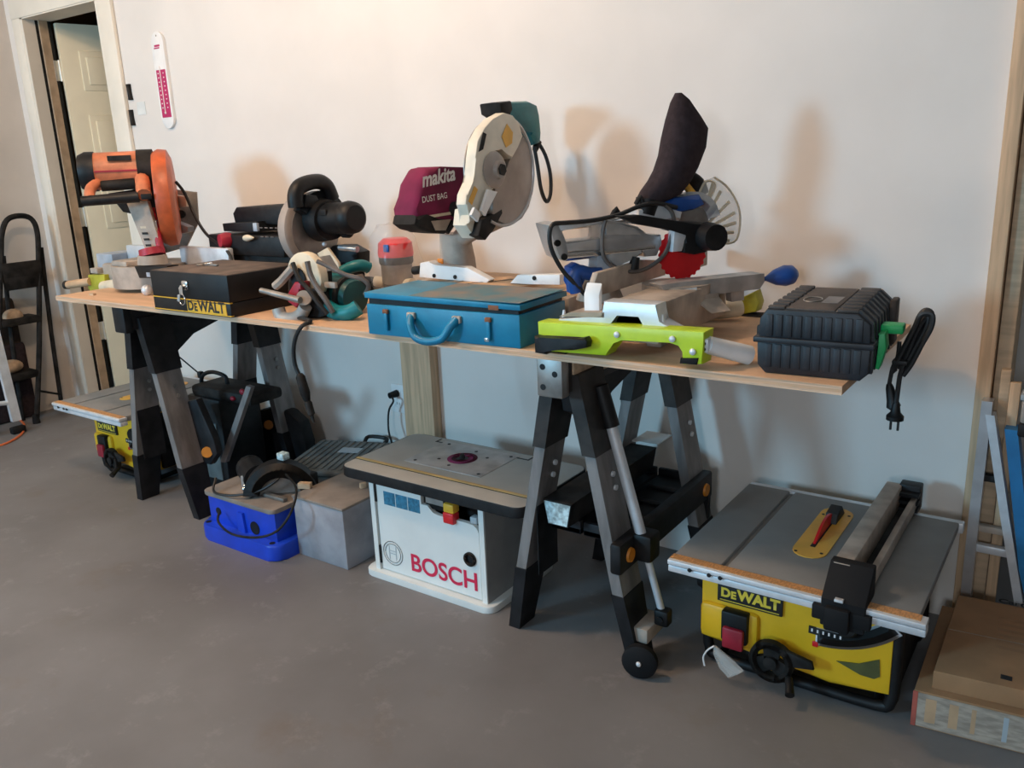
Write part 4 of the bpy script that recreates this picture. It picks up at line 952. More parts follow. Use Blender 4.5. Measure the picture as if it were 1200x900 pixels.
mt = MB(); mt.cyl(m0, m0 + Vector((0.06, -0.01, 0)), 0.074, 0.066, 24); mt.cyl(m0 + Vector((0.05, -0.01, 0.005)), m0 + Vector((0.155, -0.02, 0.01)), 0.053, 0.051, 24)
mo = part('motor', mt, M_black, o)
part('motor_cap', MB().lathe([(0.053, 0), (0.055, 0.012), (0.051, 0.035), (0.040, 0.045), (0, 0.046)], m0 + Vector((0.150, -0.02, 0.01)), (1, -0.1, 0.03), 24), M_blacks, mo)
part('motor_highlight_plate', MB().box(m0 + Vector((0.085, -0.064, 0.03)), (0.03, 0.008, 0.02), None, 0.002), M_dustblack, mo)
hdl = MB()
hdl.tube([(2.585, -0.451, 1.143), (2.585, -0.45, 1.178), (2.585, -0.432, 1.205), (2.585, -0.385, 1.219), (2.585, -0.336, 1.219), (2.585, -0.307, 1.201), (2.585, -0.289, 1.16)], 0.026, 12, 4)
part('d_handle', hdl, M_black, o)
part('trigger_block', MB().slab([(2.575, -0.432, 1.141), (2.575, -0.419, 1.182), (2.575, -0.374, 1.177), (2.575, -0.349, 1.135)], (0.03, 0, 0), 0.004), M_black, o)
part('depth_knob', MB().lathe([(0, 0), (0.022, 0), (0.024, 0.03), (0.016, 0.042), (0, 0.042)], (2.651, -0.31, 1.052), (1, -0.3, 0.1), 14), M_dustblack, o)
part('small_bolt', MB().ell((2.614, -0.37, 1.014), (0.008, 0.008, 0.008)), M_alulight, o)
part('link_rod', MB().cyl((2.655, -0.34, 1.001), (2.739, -0.34, 0.997), 0.010), M_alu, o)
lw = MB(); lw.slab([(2.627, -0.42, 0.989), (2.679, -0.42, 1.01), (2.725, -0.42, 0.961), (2.729, -0.42, 0.933), (2.676, -0.42, 0.931)], (0, 0.012, 0), 0.003); part('cream_shoe', lw, M_cream, o, 'cream coloured lower guard link')

# ---- teal circular saw lying on its side, cord hanging over the front edge
o = thing('circular_saw', 'teal circular saw lying on its side by the blue metal case', 'circular saw', (2.90, -0.58, TT))
pl = MB(); pl.slab([(2.749, -0.6, 0.979), (2.779, -0.6, 0.998), (2.837, -0.6, 0.925), (2.833, -0.6, 0.813), (2.79, -0.6, 0.81)], (0, 0.10, 0), 0.002); part('shoe_plate', pl, M_steel, o)
c0 = Vector((2.785, -0.56, 0.887)); c1 = Vector((2.93, -0.57, 0.884))
da = (c1 - c0).normalized()
mt = MB(); mt.lathe([(0, -0.03), (0.062, -0.025), (0.066, 0.0), (0.066, 0.06), (0.060, 0.075)], c0, da, 24); mo = part('motor_housing', mt, M_teal, o)
part('motor_barrel', MB().lathe([(0.058, 0.07), (0.060, 0.08), (0.058, 0.14), (0.050, 0.165), (0, 0.168)], c0, da, 24), mat('dark_teal', (0.0, 0.075, 0.08), 0.4, var=0.2), mo)
part('barrel_ring', MB().lathe([(0.0595, 0.128), (0.064, 0.13), (0.064, 0.145), (0.058, 0.147)], c0, da, 24), M_dustblack, mo)
part('front_knob', MB().tube([(2.897, -0.64, 0.861), (2.95, -0.65, 0.849), (2.995, -0.645, 0.854), (3.017, -0.63, 0.868)], 0.024, 10, 3), M_teal, o)
part('rear_handle', MB().tube([(2.829, -0.5, 0.948), (2.859, -0.49, 0.961), (2.884, -0.47, 0.965), (2.893, -0.45, 0.955)], 0.019, 10, 3), M_teal, o)
part('trigger_clip', MB().box((2.932, -0.65, 0.932), (0.045, 0.012, 0.018), None, 0.003), M_castdust, o)
part('base_bracket', MB().slab([(2.875, -0.63, 0.962), (2.898, -0.63, 0.968), (2.894, -0.63, 0.917), (2.871, -0.63, 0.91)], (0, 0.02, 0)), M_dustblack, o)
part('blade_cover', MB().lathe([(0, -0.01), (0.085, -0.01), (0.092, 0.005), (0.085, 0.022), (0, 0.022)], (2.737, -0.55, 0.904), da, 26), M_dustblack, o)
part('cord', MB().tube([(3.039, -0.62, 0.906), (3.066, -0.63, 0.933), (3.051, -0.64, 0.954), (3.007, -0.66, 0.967), (2.951, -0.67, 0.99), (2.917, -0.68, 1.005)], 0.007), M_greycord, o)
part('cord', MB().tube([(2.885, -0.69, 1.005), (2.893, -0.69, 0.966), (2.917, -0.69, 0.927), (2.948, -0.69, 0.893), (2.961, -0.68, 0.857)], 0.008), M_greycord, o)
part('cord', MB().tube([(2.821, -0.69, 0.998), (2.846, -0.695, 0.954), (2.891, -0.7, 0.922), (2.922, -0.7, 0.888), (2.949, -0.69, 0.853)], 0.007), M_dustblack, o)
part('hanging_cord', MB().tube([(2.95, -0.62, 0.84), (2.88, -0.66, 0.838), (2.82, -0.70, 0.838), (2.924, -0.735, 0.839), (2.924, -0.768, 0.83), (2.901, -0.775, 0.799), (2.884, -0.775, 0.757), (2.881, -0.773, 0.71), (2.895, -0.77, 0.674)], 0.0062), M_cord, o)
ca, cb, cc = Vector((2.892, -0.77, 0.685)), Vector((2.914, -0.77, 0.609)), Vector((2.926, -0.77, 0.563))
part('cord_connector', MB().lathe([(0.008, 0), (0.014, 0.01), (0.015, 0.06), (0.009, 0.085), (0.012, 0.09), (0.011, 0.125), (0.005, 0.13), (0.004, 0.15), (0, 0.151)], ca, cc - ca, 12), M_dustblack, o)

# ---- red and grey circular saw in front of it
o = thing('red_saw', 'red bodied grinder with a grey curved guard and long steel lever', 'power tool', (2.68, -0.66, TT))
g0 = Vector((2.813, -0.7, 0.902))
g = MB(); gc2 = Vector((2.814, -0.7, 0.887))
g.tube([(2.744, -0.7, 0.858), (2.755, -0.7, 0.833), (2.793, -0.7, 0.828), (2.842, -0.7, 0.844), (2.868, -0.7, 0.872)], 0.020, 10, 4)
part('grey_guard', g, mat('worn_grey_guard', (0.42, 0.40, 0.37), 0.5, metal=0.3, var=0.12), o)
g = MB(); g.tube([(2.719, -0.68, 0.922), (2.75, -0.68, 0.94), (2.785, -0.68, 0.965), (2.811, -0.68, 0.984)], 0.014, 8, 4); part('upper_guard', g, M_castdust, o)
g = MB(); g.slab(arc((2.828, -0.66, 0.951), X, Z, 0.075, -50, 175, 16), (0, 0.03, 0), 0.004); part('cream_cover', g, M_cream, o)
g = MB(); g.slab(arc((2.809, -0.664, 0.948), X, Z, 0.032, 0, 360, 16)[:-1], (0, -0.004, 0)); part('cover_opening', g, M_black, o)
g = MB(); g.slab([(2.79, -0.7, 0.903), (2.827, -0.7, 0.941), (2.857, -0.7, 0.943), (2.853, -0.7, 0.92), (2.827, -0.7, 0.898), (2.839, -0.7, 0.878), (2.822, -0.7, 0.864), (2.79, -0.7, 0.88)], (0, 0.04, 0), 0.006); part('red_body', g, M_redp, o, 'dark red body')
part('lever', MB().cyl((2.724, -0.74, 0.918), (2.889, -0.735, 0.897), 0.008, 0.010), M_steel, o)
part('pale_boss', MB().cyl((2.882, -0.715, 0.901), (2.857, -0.69, 0.895), 0.022), M_castdust, o)
part('frame', MB().slab([(2.822, -0.68, 0.915), (2.883, -0.68, 0.923), (2.916, -0.66, 0.84), (2.842, -0.66, 0.819), (2.821, -0.68, 0.858)], (0, 0.06, 0), 0.01), M_dustblack, o)

# ---- router in a clear bag
o = thing('bagged_router', 'red topped router wrapped in clear plastic bag behind teal circular saw', 'router', (2.84, -0.28, TT))
c_ = Vector((2.855, -0.28, 0))
part('base', MB().lathe([(0, 0), (0.075, 0), (0.075, 0.014), (0.05, 0.02), (0.048, 0.06), (0, 0.06)], (2.855, -0.28, TT), Z, 24), M_dustblack, o)
part('motor_can', MB().lathe([(0.048, 0.05), (0.052, 0.06), (0.052, 0.13), (0, 0.13)], (2.855, -0.28, TT), Z, 24), M_steel, o)
part('dark_band', MB().lathe([(0.054, 0.115), (0.057, 0.12), (0.057, 0.142), (0.05, 0.145)], (2.855, -0.28, TT), Z, 24), M_black, o)
part('motor_cap', MB().lathe([(0.058, 0.14), (0.060, 0.15), (0.056, 0.185), (0.040, 0.20), (0, 0.203)], (2.855, -0.28, TT), Z, 24), M_red, o, 'red motor cap')
part('badge', MB().box((2.868, -0.338, TT + 0.172), (0.024, 0.006, 0.024), None, 0.003), M_knobblue, o)
for sx in (-1, 1):
    part('grip', MB().cyl((2.855 + sx * 0.05, -0.29, TT + 0.05), (2.855 + sx * 0.085, -0.30, TT + 0.055), 0.018), M_cream, o)
bg = MB(); rnd = random.Random(3); R_ = []
for h_, r_ in ((0.002, 0.090), (0.02, 0.105), (0.05, 0.108), (0.08, 0.102), (0.11, 0.104), (0.14, 0.094), (0.17, 0.090), (0.20, 0.080), (0.222, 0.066), (0.240, 0.045), (0.245, 0.015)):
    R_.append([Vector((2.852 - h_ * 0.08 + (r_ + rnd.uniform(-0.016, 0.014)) * math.cos(t_), -0.27 + (r_ + rnd.uniform(-0.016, 0.014)) * 0.82 * math.sin(t_), TT + h_ + rnd.uniform(-0.004, 0.004) * (h_ > 0.01))) for t_ in [2 * math.pi * i / 18 for i in range(18)]])
bg.rings(R_, False, True)
part('plastic_bag', bg, M_bagclear, o)

# ---- blue-teal metal case
o = thing('metal_case', 'bright teal blue metal case with curved handle at bench front', 'case', (3.43, -0.63, TT))
tm = frame(3.193, -0.772, 0, 2.5)
part('lower_shell', MB(tm).b2((0, 0, TT), (0.482, 0.225, TT + 0.082), 0.003), M_tealcase, o)
part('dark_gap', MB(tm).b2((0.006, 0.006, TT + 0.080), (0.476, 0.219, TT + 0.100)), M_black, o)
ld = part('lid', MB(frame(3.193, -0.772, 0, 2.5)).slab([(-0.003, -0.002, TT + 0.098), (0.486, -0.002, TT + 0.093), (0.486, -0.002, TT + 0.106), (-0.003, -0.002, TT + 0.113)], (0, 0.230, 0), 0.002), M_tealcase, o)
part('dusty_top', MB(tm).slab([(0.0, 0.002, TT + 0.1132), (0.483, 0.002, TT + 0.1062), (0.483, 0.225, TT + 0.1062), (0.0, 0.225, TT + 0.1132)], (0, 0, 0.0012)), M_tealdust, ld, 'dusty worn lid top')
part('rust_corner', MB(tm).b2((0.395, -0.003, TT + 0.090), (0.425, 0.004, TT + 0.102), 0.001), M_rust, ld)
part('handle', MB(tm).tube([(0.155, -0.004, TT + 0.058), (0.165, -0.022, TT + 0.040), (0.185, -0.030, TT + 0.012), (0.225, -0.032, TT + 0.004), (0.270, -0.030, TT + 0.014), (0.290, -0.022, TT + 0.042), (0.300, -0.004, TT + 0.060)], 0.0105, 10, 4), M_tealcase, o)
for q in (0.155, 0.300):
    part('handle_mount', MB(tm).box((q, -0.004, TT + 0.060), (0.026, 0.010, 0.018), None, 0.003), M_castdust, o)
for q in (0.070, 0.395):
    lt = part('latch', MB(tm).box((q, -0.005, TT + 0.040), (0.012, 0.008, 0.050), None, 0.003), M_tealcase, o)
    part('latch_pin', MB(tm).box((q, -0.005, TT + 0.066), (0.018, 0.009, 0.012), None, 0.003), M_rust, lt)
    if q > 0.3: part('bright_hook', MB(tm).box((q - 0.002, -0.010, TT + 0.018), (0.013, 0.008, 0.010), None, 0.002), M_chrome, lt)

# ---- big mitre saw with cream guard and maroon bag
o = thing('large_mitre_saw', 'large raised mitre saw with cream disc guard and maroon dust bag', 'mitre saw', (3.30, -0.33, TT))
part('base_casting', MB().b2((3.04, -0.50, TT), (3.66, -0.22, 0.915), 0.008), M_castdust, o)
part('left_wing', MB().slab([(3.099, -0.515, 0.916), (3.264, -0.515, 0.932), (3.261, -0.515, 0.892), (3.095, -0.515, 0.875)], (0, 0.2, 0), 0.003), M_castdust, o)
tn = MB(); tn.cyl((3.36, -0.40, 0.900), (3.36, -0.40, 0.930), 0.138, n=40); part('turntable', tn, M_dustwood, o)
part('kerf_line', MB(frame(3.36, -0.40, 0, -35)).b2((-0.003, -0.13, 0.9301), (0.003, 0.13, 0.9308)), M_dustblack, o)
part('table_extension', MB().b2((3.10, -0.46, 0.910), (3.68, -0.20, 0.922), 0.004), M_dustwood, o)
f0 = MB(); f0.slab([(3.092, -0.44, 0.933), (3.1, -0.44, 0.977), (3.137, -0.44, 0.984), (3.159, -0.44, 0.97), (3.276, -0.44, 0.972), (3.36, -0.44, 0.938), (3.347, -0.44, 0.928)], (0, 0.03, 0), 0.003); fp = part('fence', f0, M_white, o, 'white left fence')
for a in (0.055, 0.135):
    c_ = Vector((3.099, -0.442, 0.947)); part('fence_hole', MB().cyl(c_ + Vector((a, -0.001, -0.006)), c_ + Vector((a, 0.003, -0.006)), 0.006), M_dustblack, fp)
f0 = MB(); f0.slab([(3.429, -0.44, 0.932), (3.456, -0.44, 0.957), (3.596, -0.44, 0.964), (3.595, -0.44, 0.936), (3.495, -0.44, 0.933)], (0, 0.03, 0), 0.003); fp = part('fence', f0, M_white, o, 'white right fence')
c_ = Vector((3.514, -0.442, 0.951)); part('fence_hole', MB().cyl(c_ + Vector((0, -0.001, 0)), c_ + Vector((0, 0.003, 0)), 0.006), M_dustblack, fp)
part('hose_stub', MB().cyl((3.065, -0.43, 0.951), (3.092, -0.43, 0.955), 0.013), M_black, o)
# pivot column and arm
cl = MB(); cl.loft([((3.093, -0.33, 0.905), (3.219, -0.33, 0.911), (0, 0.05, 0)), ((3.112, -0.34, 0.987), (3.221, -0.34, 0.98), (0, 0.045, 0)), ((3.127, -0.36, 1.062), (3.226, -0.36, 1.054), (0, 0.035, 0))]); part('pivot_column', cl, M_castdust, o)
part('column_collar', MB().lathe([(0.066, 0), (0.075, 0.008), (0.070, 0.035), (0.05, 0.045)], (3.19, -0.335, 0.895), Z, 24), M_dustwood, o)
part('orange_tab', MB().box((3.133, -0.38, 0.969), (0.022, 0.01, 0.030), None, 0.002), M_pivot, o)
ja = MB(); ja.slab([(3.31, -0.522, 1.143), (3.31, -0.468, 1.146), (3.31, -0.433, 1.096), (3.31, -0.436, 1.063), (3.31, -0.499, 1.062), (3.31, -0.534, 1.1)], (0.05, 0, 0), 0.006); part('hinge_block', ja, M_creamwhite, o)
ja = MB(); ja.slab([(3.35, -0.496, 1.111), (3.35, -0.398, 1.139), (3.35, -0.395, 1.122), (3.35, -0.447, 1.079), (3.35, -0.481, 1.056), (3.35, -0.515, 1.071)], (0.035, 0, 0), 0.004); part('link_plate', ja, M_dustblack, o)
part('swing_arm', MB().tube([(3.165, -0.355, 1.015), (3.215, -0.36, 1.055), (3.30, -0.385, 1.085), (3.372, -0.40, 1.110)], 0.030, 12, 3), M_castdust, o)
part('bag_spout', MB().cyl((3.17, -0.40, 1.13), (3.36, -0.40, 1.145), 0.022), M_dustblack, o)
# guard and blade: vertical disc running towards the wall
GC = Vector((3.395, -0.385, 1.240))
cream = [(3.4, -0.391, 1.393), (3.4, -0.444, 1.377), (3.4, -0.484, 1.353), (3.4, -0.517, 1.32), (3.4, -0.532, 1.277), (3.4, -0.536, 1.233), (3.4, -0.545, 1.212), (3.4, -0.577, 1.185), (3.4, -0.583, 1.159), (3.4, -0.567, 1.131), (3.4, -0.576, 1.109), (3.4, -0.546, 1.116), (3.4, -0.508, 1.16), (3.4, -0.454, 1.194), (3.4, -0.468, 1.215), (3.4, -0.482, 1.242), (3.4, -0.475, 1.273), (3.4, -0.446, 1.297), (3.4, -0.41, 1.301), (3.4, -0.378, 1.285), (3.4, -0.363, 1.27), (3.4, -0.331, 1.302), (3.4, -0.304, 1.33), (3.4, -0.318, 1.364), (3.4, -0.35, 1.387)]
g = MB(); g.slab(cream, (-0.034, 0, 0), 0.004); gd = part('upper_guard', g, M_creamwhite, o, 'cream upper guard')
clear = [(3.385, -0.281, 1.335), (3.385, -0.252, 1.306), (3.385, -0.232, 1.27), (3.385, -0.226, 1.221), (3.385, -0.238, 1.172), (3.385, -0.263, 1.13), (3.385, -0.301, 1.1), (3.385, -0.346, 1.087), (3.385, -0.388, 1.091), (3.385, -0.424, 1.106), (3.385, -0.447, 1.126), (3.385, -0.44, 1.161), (3.385, -0.429, 1.195), (3.385, -0.388, 1.207), (3.385, -0.369, 1.238), (3.385, -0.358, 1.266), (3.385, -0.323, 1.289)]
g = MB(); g.slab(clear, (-0.020, 0, 0), 0.003); part('lower_guard', g, M_smoke, o, 'smoky translucent lower guard')
part('blade', MB().cyl((3.352, -0.385, 1.238), (3.355, -0.385, 1.238), 0.140, n=48), M_steel, o)
rim = MB(); rim.tube([(3.385, -0.385 + 0.150 * math.cos(t_), 1.238 + 0.150 * math.sin(t_)) for t_ in [math.radians(-118 + 190 * i / 18) for i in range(19)]], 0.0045, 8, 2); part('guard_rim', rim, mat('grey_rim', (0.45, 0.45, 0.46), 0.3, metal=0.3, var=0), o)
hb = Vector((3.405, -0.453, 1.243))
h_ = MB(); h_.lathe([(0.048, -0.01), (0.050, 0.0), (0.040, 0.010), (0.026, 0.012), (0.022, 0.022), (0, 0.023)], hb, (1, 0, 0), 24); hu = part('hub', h_, M_smoke, o)
part('arbor_bolt', MB().cyl(hb + Vector((0.02, 0, 0)), hb + Vector((0.028, 0, 0)), 0.016, n=6), M_dustblack, hu)
for nm, pts in (('orange_sticker', [(3.401, -0.383, 1.364), (3.401, -0.356, 1.341), (3.401, -0.362, 1.312), (3.401, -0.392, 1.301), (3.401, -0.41, 1.33)]), ('orange_sticker', [(3.401, -0.544, 1.205), (3.401, -0.53, 1.195), (3.401, -0.559, 1.157), (3.401, -0.573, 1.167)])):
    part(nm, MB().slab(pts, (0.001, 0, 0)), M_yelinsert, gd, 'orange sticker')
part('vent_slot', MB().slab([(3.402, -0.495, 1.342), (3.401, -0.48, 1.337), (3.401, -0.498, 1.298), (3.401, -0.518, 1.292)], (0.001, 0, 0)), M_dustblack, gd)
part('white_link', MB().slab([(3.405, -0.58, 1.132), (3.405, -0.564, 1.151), (3.405, -0.539, 1.133), (3.405, -0.552, 1.112)], (0.01, 0, 0), 0.002), M_white, o)
part('white_link', MB().slab([(3.406, -0.536, 1.14), (3.406, -0.501, 1.194), (3.406, -0.459, 1.185), (3.406, -0.501, 1.146), (3.406, -0.518, 1.125)], (0.010, 0, 0), 0.002), M_white, o)
# motor handle
m_ = MB(); m_.slab([(3.36, -0.329, 1.41), (3.36, -0.295, 1.427), (3.36, -0.198, 1.432), (3.36, -0.157, 1.423), (3.36, -0.145, 1.392), (3.36, -0.138, 1.343), (3.36, -0.145, 1.311), (3.36, -0.178, 1.306), (3.36, -0.204, 1.331), (3.36, -0.225, 1.362), (3.36, -0.281, 1.376), (3.36, -0.323, 1.383)], (-0.075, 0, 0), 0.016); mh = part('motor_handle', m_, M_teal, o)
part('motor_end_cap', MB().slab([(3.365, -0.36, 1.423), (3.365, -0.302, 1.429), (3.365, -0.295, 1.406), (3.365, -0.318, 1.38), (3.365, -0.354, 1.393)], (-0.075, 0, 0), 0.008), M_dustblack, mh)
part('cord_guard', MB().cyl((3.33, -0.122, 1.317), (3.33, -0.138, 1.292), 0.013, 0.009), M_black, mh)
part('power_cord', MB().tube([(3.34, -0.157, 1.302), (3.35, -0.157, 1.244), (3.36, -0.157, 1.176), (3.36, -0.13, 1.138), (3.36, -0.105, 1.157), (3.36, -0.102, 1.217), (3.35, -0.112, 1.276), (3.33, -0.122, 1.317)], 0.006), M_cord, o)
# dust bag
bgp = [(3.21, -0.498, 1.254), (3.21, -0.449, 1.257), (3.21, -0.355, 1.252), (3.21, -0.289, 1.25), (3.21, -0.314, 1.206), (3.21, -0.34, 1.142), (3.21, -0.398, 1.092), (3.21, -0.436, 1.068), (3.21, -0.497, 1.076), (3.21, -0.552, 1.091), (3.21, -0.572, 1.107), (3.21, -0.564, 1.146), (3.21, -0.539, 1.214)]
b_ = MB(); b_.slab(bgp, (-0.085, 0, 0), 0.018); db = part('dust_bag', b_, M_maroon, o, 'maroon cloth dust bag')
part('bag_bottom', MB().slab([(3.214, -0.57, 1.13), (3.214, -0.528, 1.117), (3.214, -0.394, 1.104), (3.214, -0.441, 1.066), (3.214, -0.502, 1.075), (3.214, -0.556, 1.089), (3.214, -0.58, 1.105)], (-0.09, 0, 0), 0.012), M_dustblack, db, 'dark lower bag end')
part('clear_window', MB().slab([(3.216, -0.512, 1.109), (3.216, -0.424, 1.107), (3.216, -0.45, 1.077), (3.216, -0.496, 1.081)], (0.0015, 0, 0)), M_castdust, db)
part('bag_zip', MB().slab([(3.212, -0.528, 1.125), (3.212, -0.409, 1.128), (3.212, -0.409, 1.12), (3.212, -0.529, 1.117)], (0.0015, 0, 0)), M_cream, db, 'cream zip strip')
part('bag_frame', MB().tube([(3.22, -0.311, 1.245), (3.22, -0.327, 1.204), (3.22, -0.357, 1.149), (3.22, -0.406, 1.103), (3.22, -0.448, 1.07)], 0.006), M_black, db)
part('bag_ring', MB().tube([(3.225, -0.33, 1.251), (3.225, -0.31, 1.242), (3.225, -0.32, 1.221), (3.225, -0.34, 1.226)], 0.006, 8, 4, True), M_black, db)
t0, t1 = Vector((3.212, -0.535, 1.202)), Vector((3.212, -0.385, 1.216))
uu = (t1 - t0).normalized(); vv = Vector((1, 0, 0)).cross(uu)
text('lettering', 'makita', t0, uu, vv, (t1 - t0).length, M_whiteprint, db, 0.03, shear=0.25)
t0, t1 = Vector((3.212, -0.539, 1.161)), Vector((3.212, -0.429, 1.168))
uu = (t1 - t0).normalized(); vv = Vector((1, 0, 0)).cross(uu)
text('lettering', 'DUST BAG', t0, uu, vv, (t1 - t0).length, M_whiteprint, db, 0.01)

# ---- sliding mitre saw with lime green end frame
o = thing('sliding_mitre_saw', 'sliding mitre saw with lime green end frame and red blade', 'mitre saw', (3.93, -0.45, TT))
fy0 = -0.762
prof = [(3.733, -0.762, 0.904), (4.143, -0.762, 0.915), (4.14, -0.762, 0.895), (4.139, -0.762, 0.846), (4.095, -0.762, 0.841), (4.097, -0.762, 0.869), (4.087, -0.762, 0.883), (4.066, -0.762, 0.888), (3.951, -0.762, 0.883), (3.93, -0.762, 0.874), (3.917, -0.762, 0.851), (3.912, -0.762, 0.841), (3.735, -0.762, 0.835)]
g = MB(); g.slab(prof, (0, 0.05, 0), 0.003); ef = part('end_frame', g, M_lime, o, 'lime green end frame')
part('carry_handle', MB().slab([(3.742, -0.766, 0.877), (3.758, -0.766, 0.875), (3.841, -0.766, 0.874), (3.876, -0.766, 0.885), (3.883, -0.766, 0.876), (3.88, -0.766, 0.862), (3.845, -0.766, 0.853), (3.776, -0.766, 0.85), (3.773, -0.766, 0.836), (3.743, -0.766, 0.837)], (0, -0.028, 0), 0.005), M_black, ef)
part('rubber_foot', MB().slab([(4.091, -0.766, 0.855), (4.131, -0.766, 0.859), (4.127, -0.766, 0.844), (4.089, -0.766, 0.843)], (0, 0.06, 0), 0.003), M_rubber, ef)
part('rubber_foot', MB().b2((3.74, -0.75, TT), (3.80, -0.72, TT + 0.012)), M_rubber, ef)
for a, b in ((0, 0), (1, 0), (2, 0)):
    c_ = Vector([(3.941, -0.763, 0.892), (4.072, -0.763, 0.894), (4.118, -0.763, 0.871)][a])
    part('bolt', MB().lathe([(0.007, 0), (0.007, 0.003), (0.003, 0.006), (0, 0.006)], c_, (0, -1, 0), 12), M_alulight, ef)
# casting with the arch end
arch = [(3.764, -0.73, 0.897), (3.772, -0.73, 0.91), (3.887, -0.73, 0.92), (3.89, -0.73, 0.957), (4.019, -0.73, 0.958), (4.023, -0.73, 0.919), (4.061, -0.73, 0.907), (4.067, -0.73, 0.9), (3.995, -0.73, 0.896), (3.988, -0.73, 0.915), (3.978, -0.73, 0.931), (3.922, -0.73, 0.93), (3.909, -0.73, 0.914), (3.902, -0.73, 0.896), (3.851, -0.73, 0.896)]
g = MB(); g.slab(arch, (0, 0.05, 0), 0.003); part('arch_end', g, M_alulight, o, 'bright cast arch end')
c_ = Vector((4.021, -0.73, 0.958)); l_ = Vector((3.89, -0.73, 0.957))
part('bed_casting', MB().b2((l_.x, -0.70, 0.862), (c_.x - 0.01, -0.30, c_.z - 0.004), 0.006), M_castdust, o)
part('arch_void', MB().slab([(3.98, -0.7, 0.889), (3.974, -0.7, 0.908), (3.963, -0.7, 0.924), (3.906, -0.7, 0.924), (3.892, -0.7, 0.907), (3.885, -0.7, 0.887)], (0, 0.004, 0)), M_black, o)
part('support_leg', MB().b2((3.93, -0.60, TT), (3.97, -0.55, 0.87), 0.004), M_castdust, o)
part('support_leg', MB().b2((3.93, -0.20, TT), (3.97, -0.15, 0.87), 0.004), M_castdust, o)
part('stop_pin', MB().cyl((3.773, -0.71, 0.904), (3.774, -0.71, 0.926), 0.006, 0.003), M_alulight, o)
part('stop_pin', MB().cyl((4.026, -0.71, 0.912), (4.025, -0.71, 0.933), 0.006, 0.003), M_alulight, o)
part('flat_wing', MB().slab([(3.772, -0.73, 0.914), (3.802, -0.73, 0.926), (3.892, -0.73, 0.932), (3.891, -0.73, 0.92)], (0, 0.10, 0)), M_castdust, o)
# turntable, insert, fence
part('turntable', MB().cyl((3.93, -0.43, 0.935), (3.93, -0.43, 0.958), 0.085, n=36), M_castdust, o)
part('table_insert', MB(frame(3.93, -0.43, 0.9582, 55)).b2((-0.06, -0.006, 0), (0.08, 0.006, 0.002)), M_dustblack, o)
part('protractor_plate', MB().slab([(3.945, -0.52, 0.947), (4.006, -0.48, 0.959), (4.006, -0.48, 0.947), (3.948, -0.52, 0.931)], (-0.002, 0.006, 0)), M_cast, o)
fz = MB(); fz.slab([(3.825, -0.685, 0.955), (3.825, -0.30, 0.955), (3.825, -0.30, 0.995), (3.825, -0.42, 1.010), (3.825, -0.665, 1.010), (3.825, -0.685, 0.985)], (0.016, 0, 0), 0.003); part('fence', fz, M_castdust, o)
fz = MB(); fz.slab([(3.825, -0.705, 0.900), (3.825, -0.690, 0.900), (3.825, -0.690, 0.990), (3.825, -0.705, 0.965)], (0.04, 0, 0), 0.002); part('fence_end', fz, M_white, o)
part('fence', MB().b2((3.85, -0.26, 0.955), (3.868, -0.08, 1.002), 0.003), M_castdust, o)
# long wing and mitre arm running to the back
wm_ = MB(); wm_.slab([(3.943, -0.54, 0.967), (3.973, -0.49, 0.969), (4.094, -0.28, 0.969), (4.097, -0.28, 0.948), (4.088, -0.29, 0.931), (3.996, -0.44, 0.93), (3.961, -0.51, 0.928)], (-0.045, 0.03, 0)); part('side_wing', wm_, M_cast, o)
part('wing_web', MB().slab([(4.032, -0.33, 0.926), (4.056, -0.3, 0.927), (4.057, -0.3, 0.901), (4.037, -0.33, 0.9)], (-0.02, 0.015, 0)), M_cast, o)
ar = MB(); ar.slab([(3.957, -0.55, 0.924), (4.023, -0.42, 0.935), (4.034, -0.38, 0.927), (4.037, -0.4, 0.913), (3.993, -0.58, 0.897)], (0.03, 0.06, 0), 0.004); part('mitre_arm', ar, M_castdust, o)
kb = Vector((4.082, -0.27, 0.95)); kc = Vector((4.131, -0.22, 0.956))
part('mitre_knob', MB().lathe([(0.005, 0), (0.006, 0.02), (0.020, 0.045), (0.027, 0.072), (0.024, 0.092), (0.012, 0.104), (0, 0.106)], kb, kc - kb, 18), M_knobblue, o, 'blue tapered mitre handle')
gb = MB(); gb.slab([(3.999, -0.1, 0.882), (4.032, -0.1, 0.9), (4.043, -0.1, 0.868), (4.037, -0.1, 0.844), (3.987, -0.1, 0.831), (3.976, -0.1, 0.864)], (0, -0.05, 0), 0.004); g2 = part('rear_frame', gb, M_olive, o, 'olive rear end frame')
part('rubber_foot', MB().box((4.017, -0.13, 0.828), (0.07, 0.06, 0.014), None, 0.003), M_rubber, g2)
part('cream_tube', MB().lathe([(0, 0), (0.018, 0.003), (0.024, 0.012), (0.022, 0.16), (0, 0.165)], (4.02, -0.2, 0.864), (-0.72, -0.55, -0.08), 18), M_cream, o, 'cream extension tube')
pe = MB(); pa, pb = Vector((4.138, -0.735, 0.882)), Vector((4.201, -0.66, 0.85))
pe.cyl(pa, pb, 0.019, 0.021, 18); part('clear_tube', pe, M_white, o, 'white extension tube')
part('tube_bracket', MB().box(Vector((4.139, -0.738, 0.883)), (0.016, 0.03, 0.030), None, 0.003), M_alulight, o)
for q in range(2): part('bracket_hole', MB().cyl(pa + Vector((0.0, -0.016, -0.006 + q * 0.012)), pa + Vector((0.0, -0.019, -0.006 + q * 0.012)), 0.004), M_black, o)
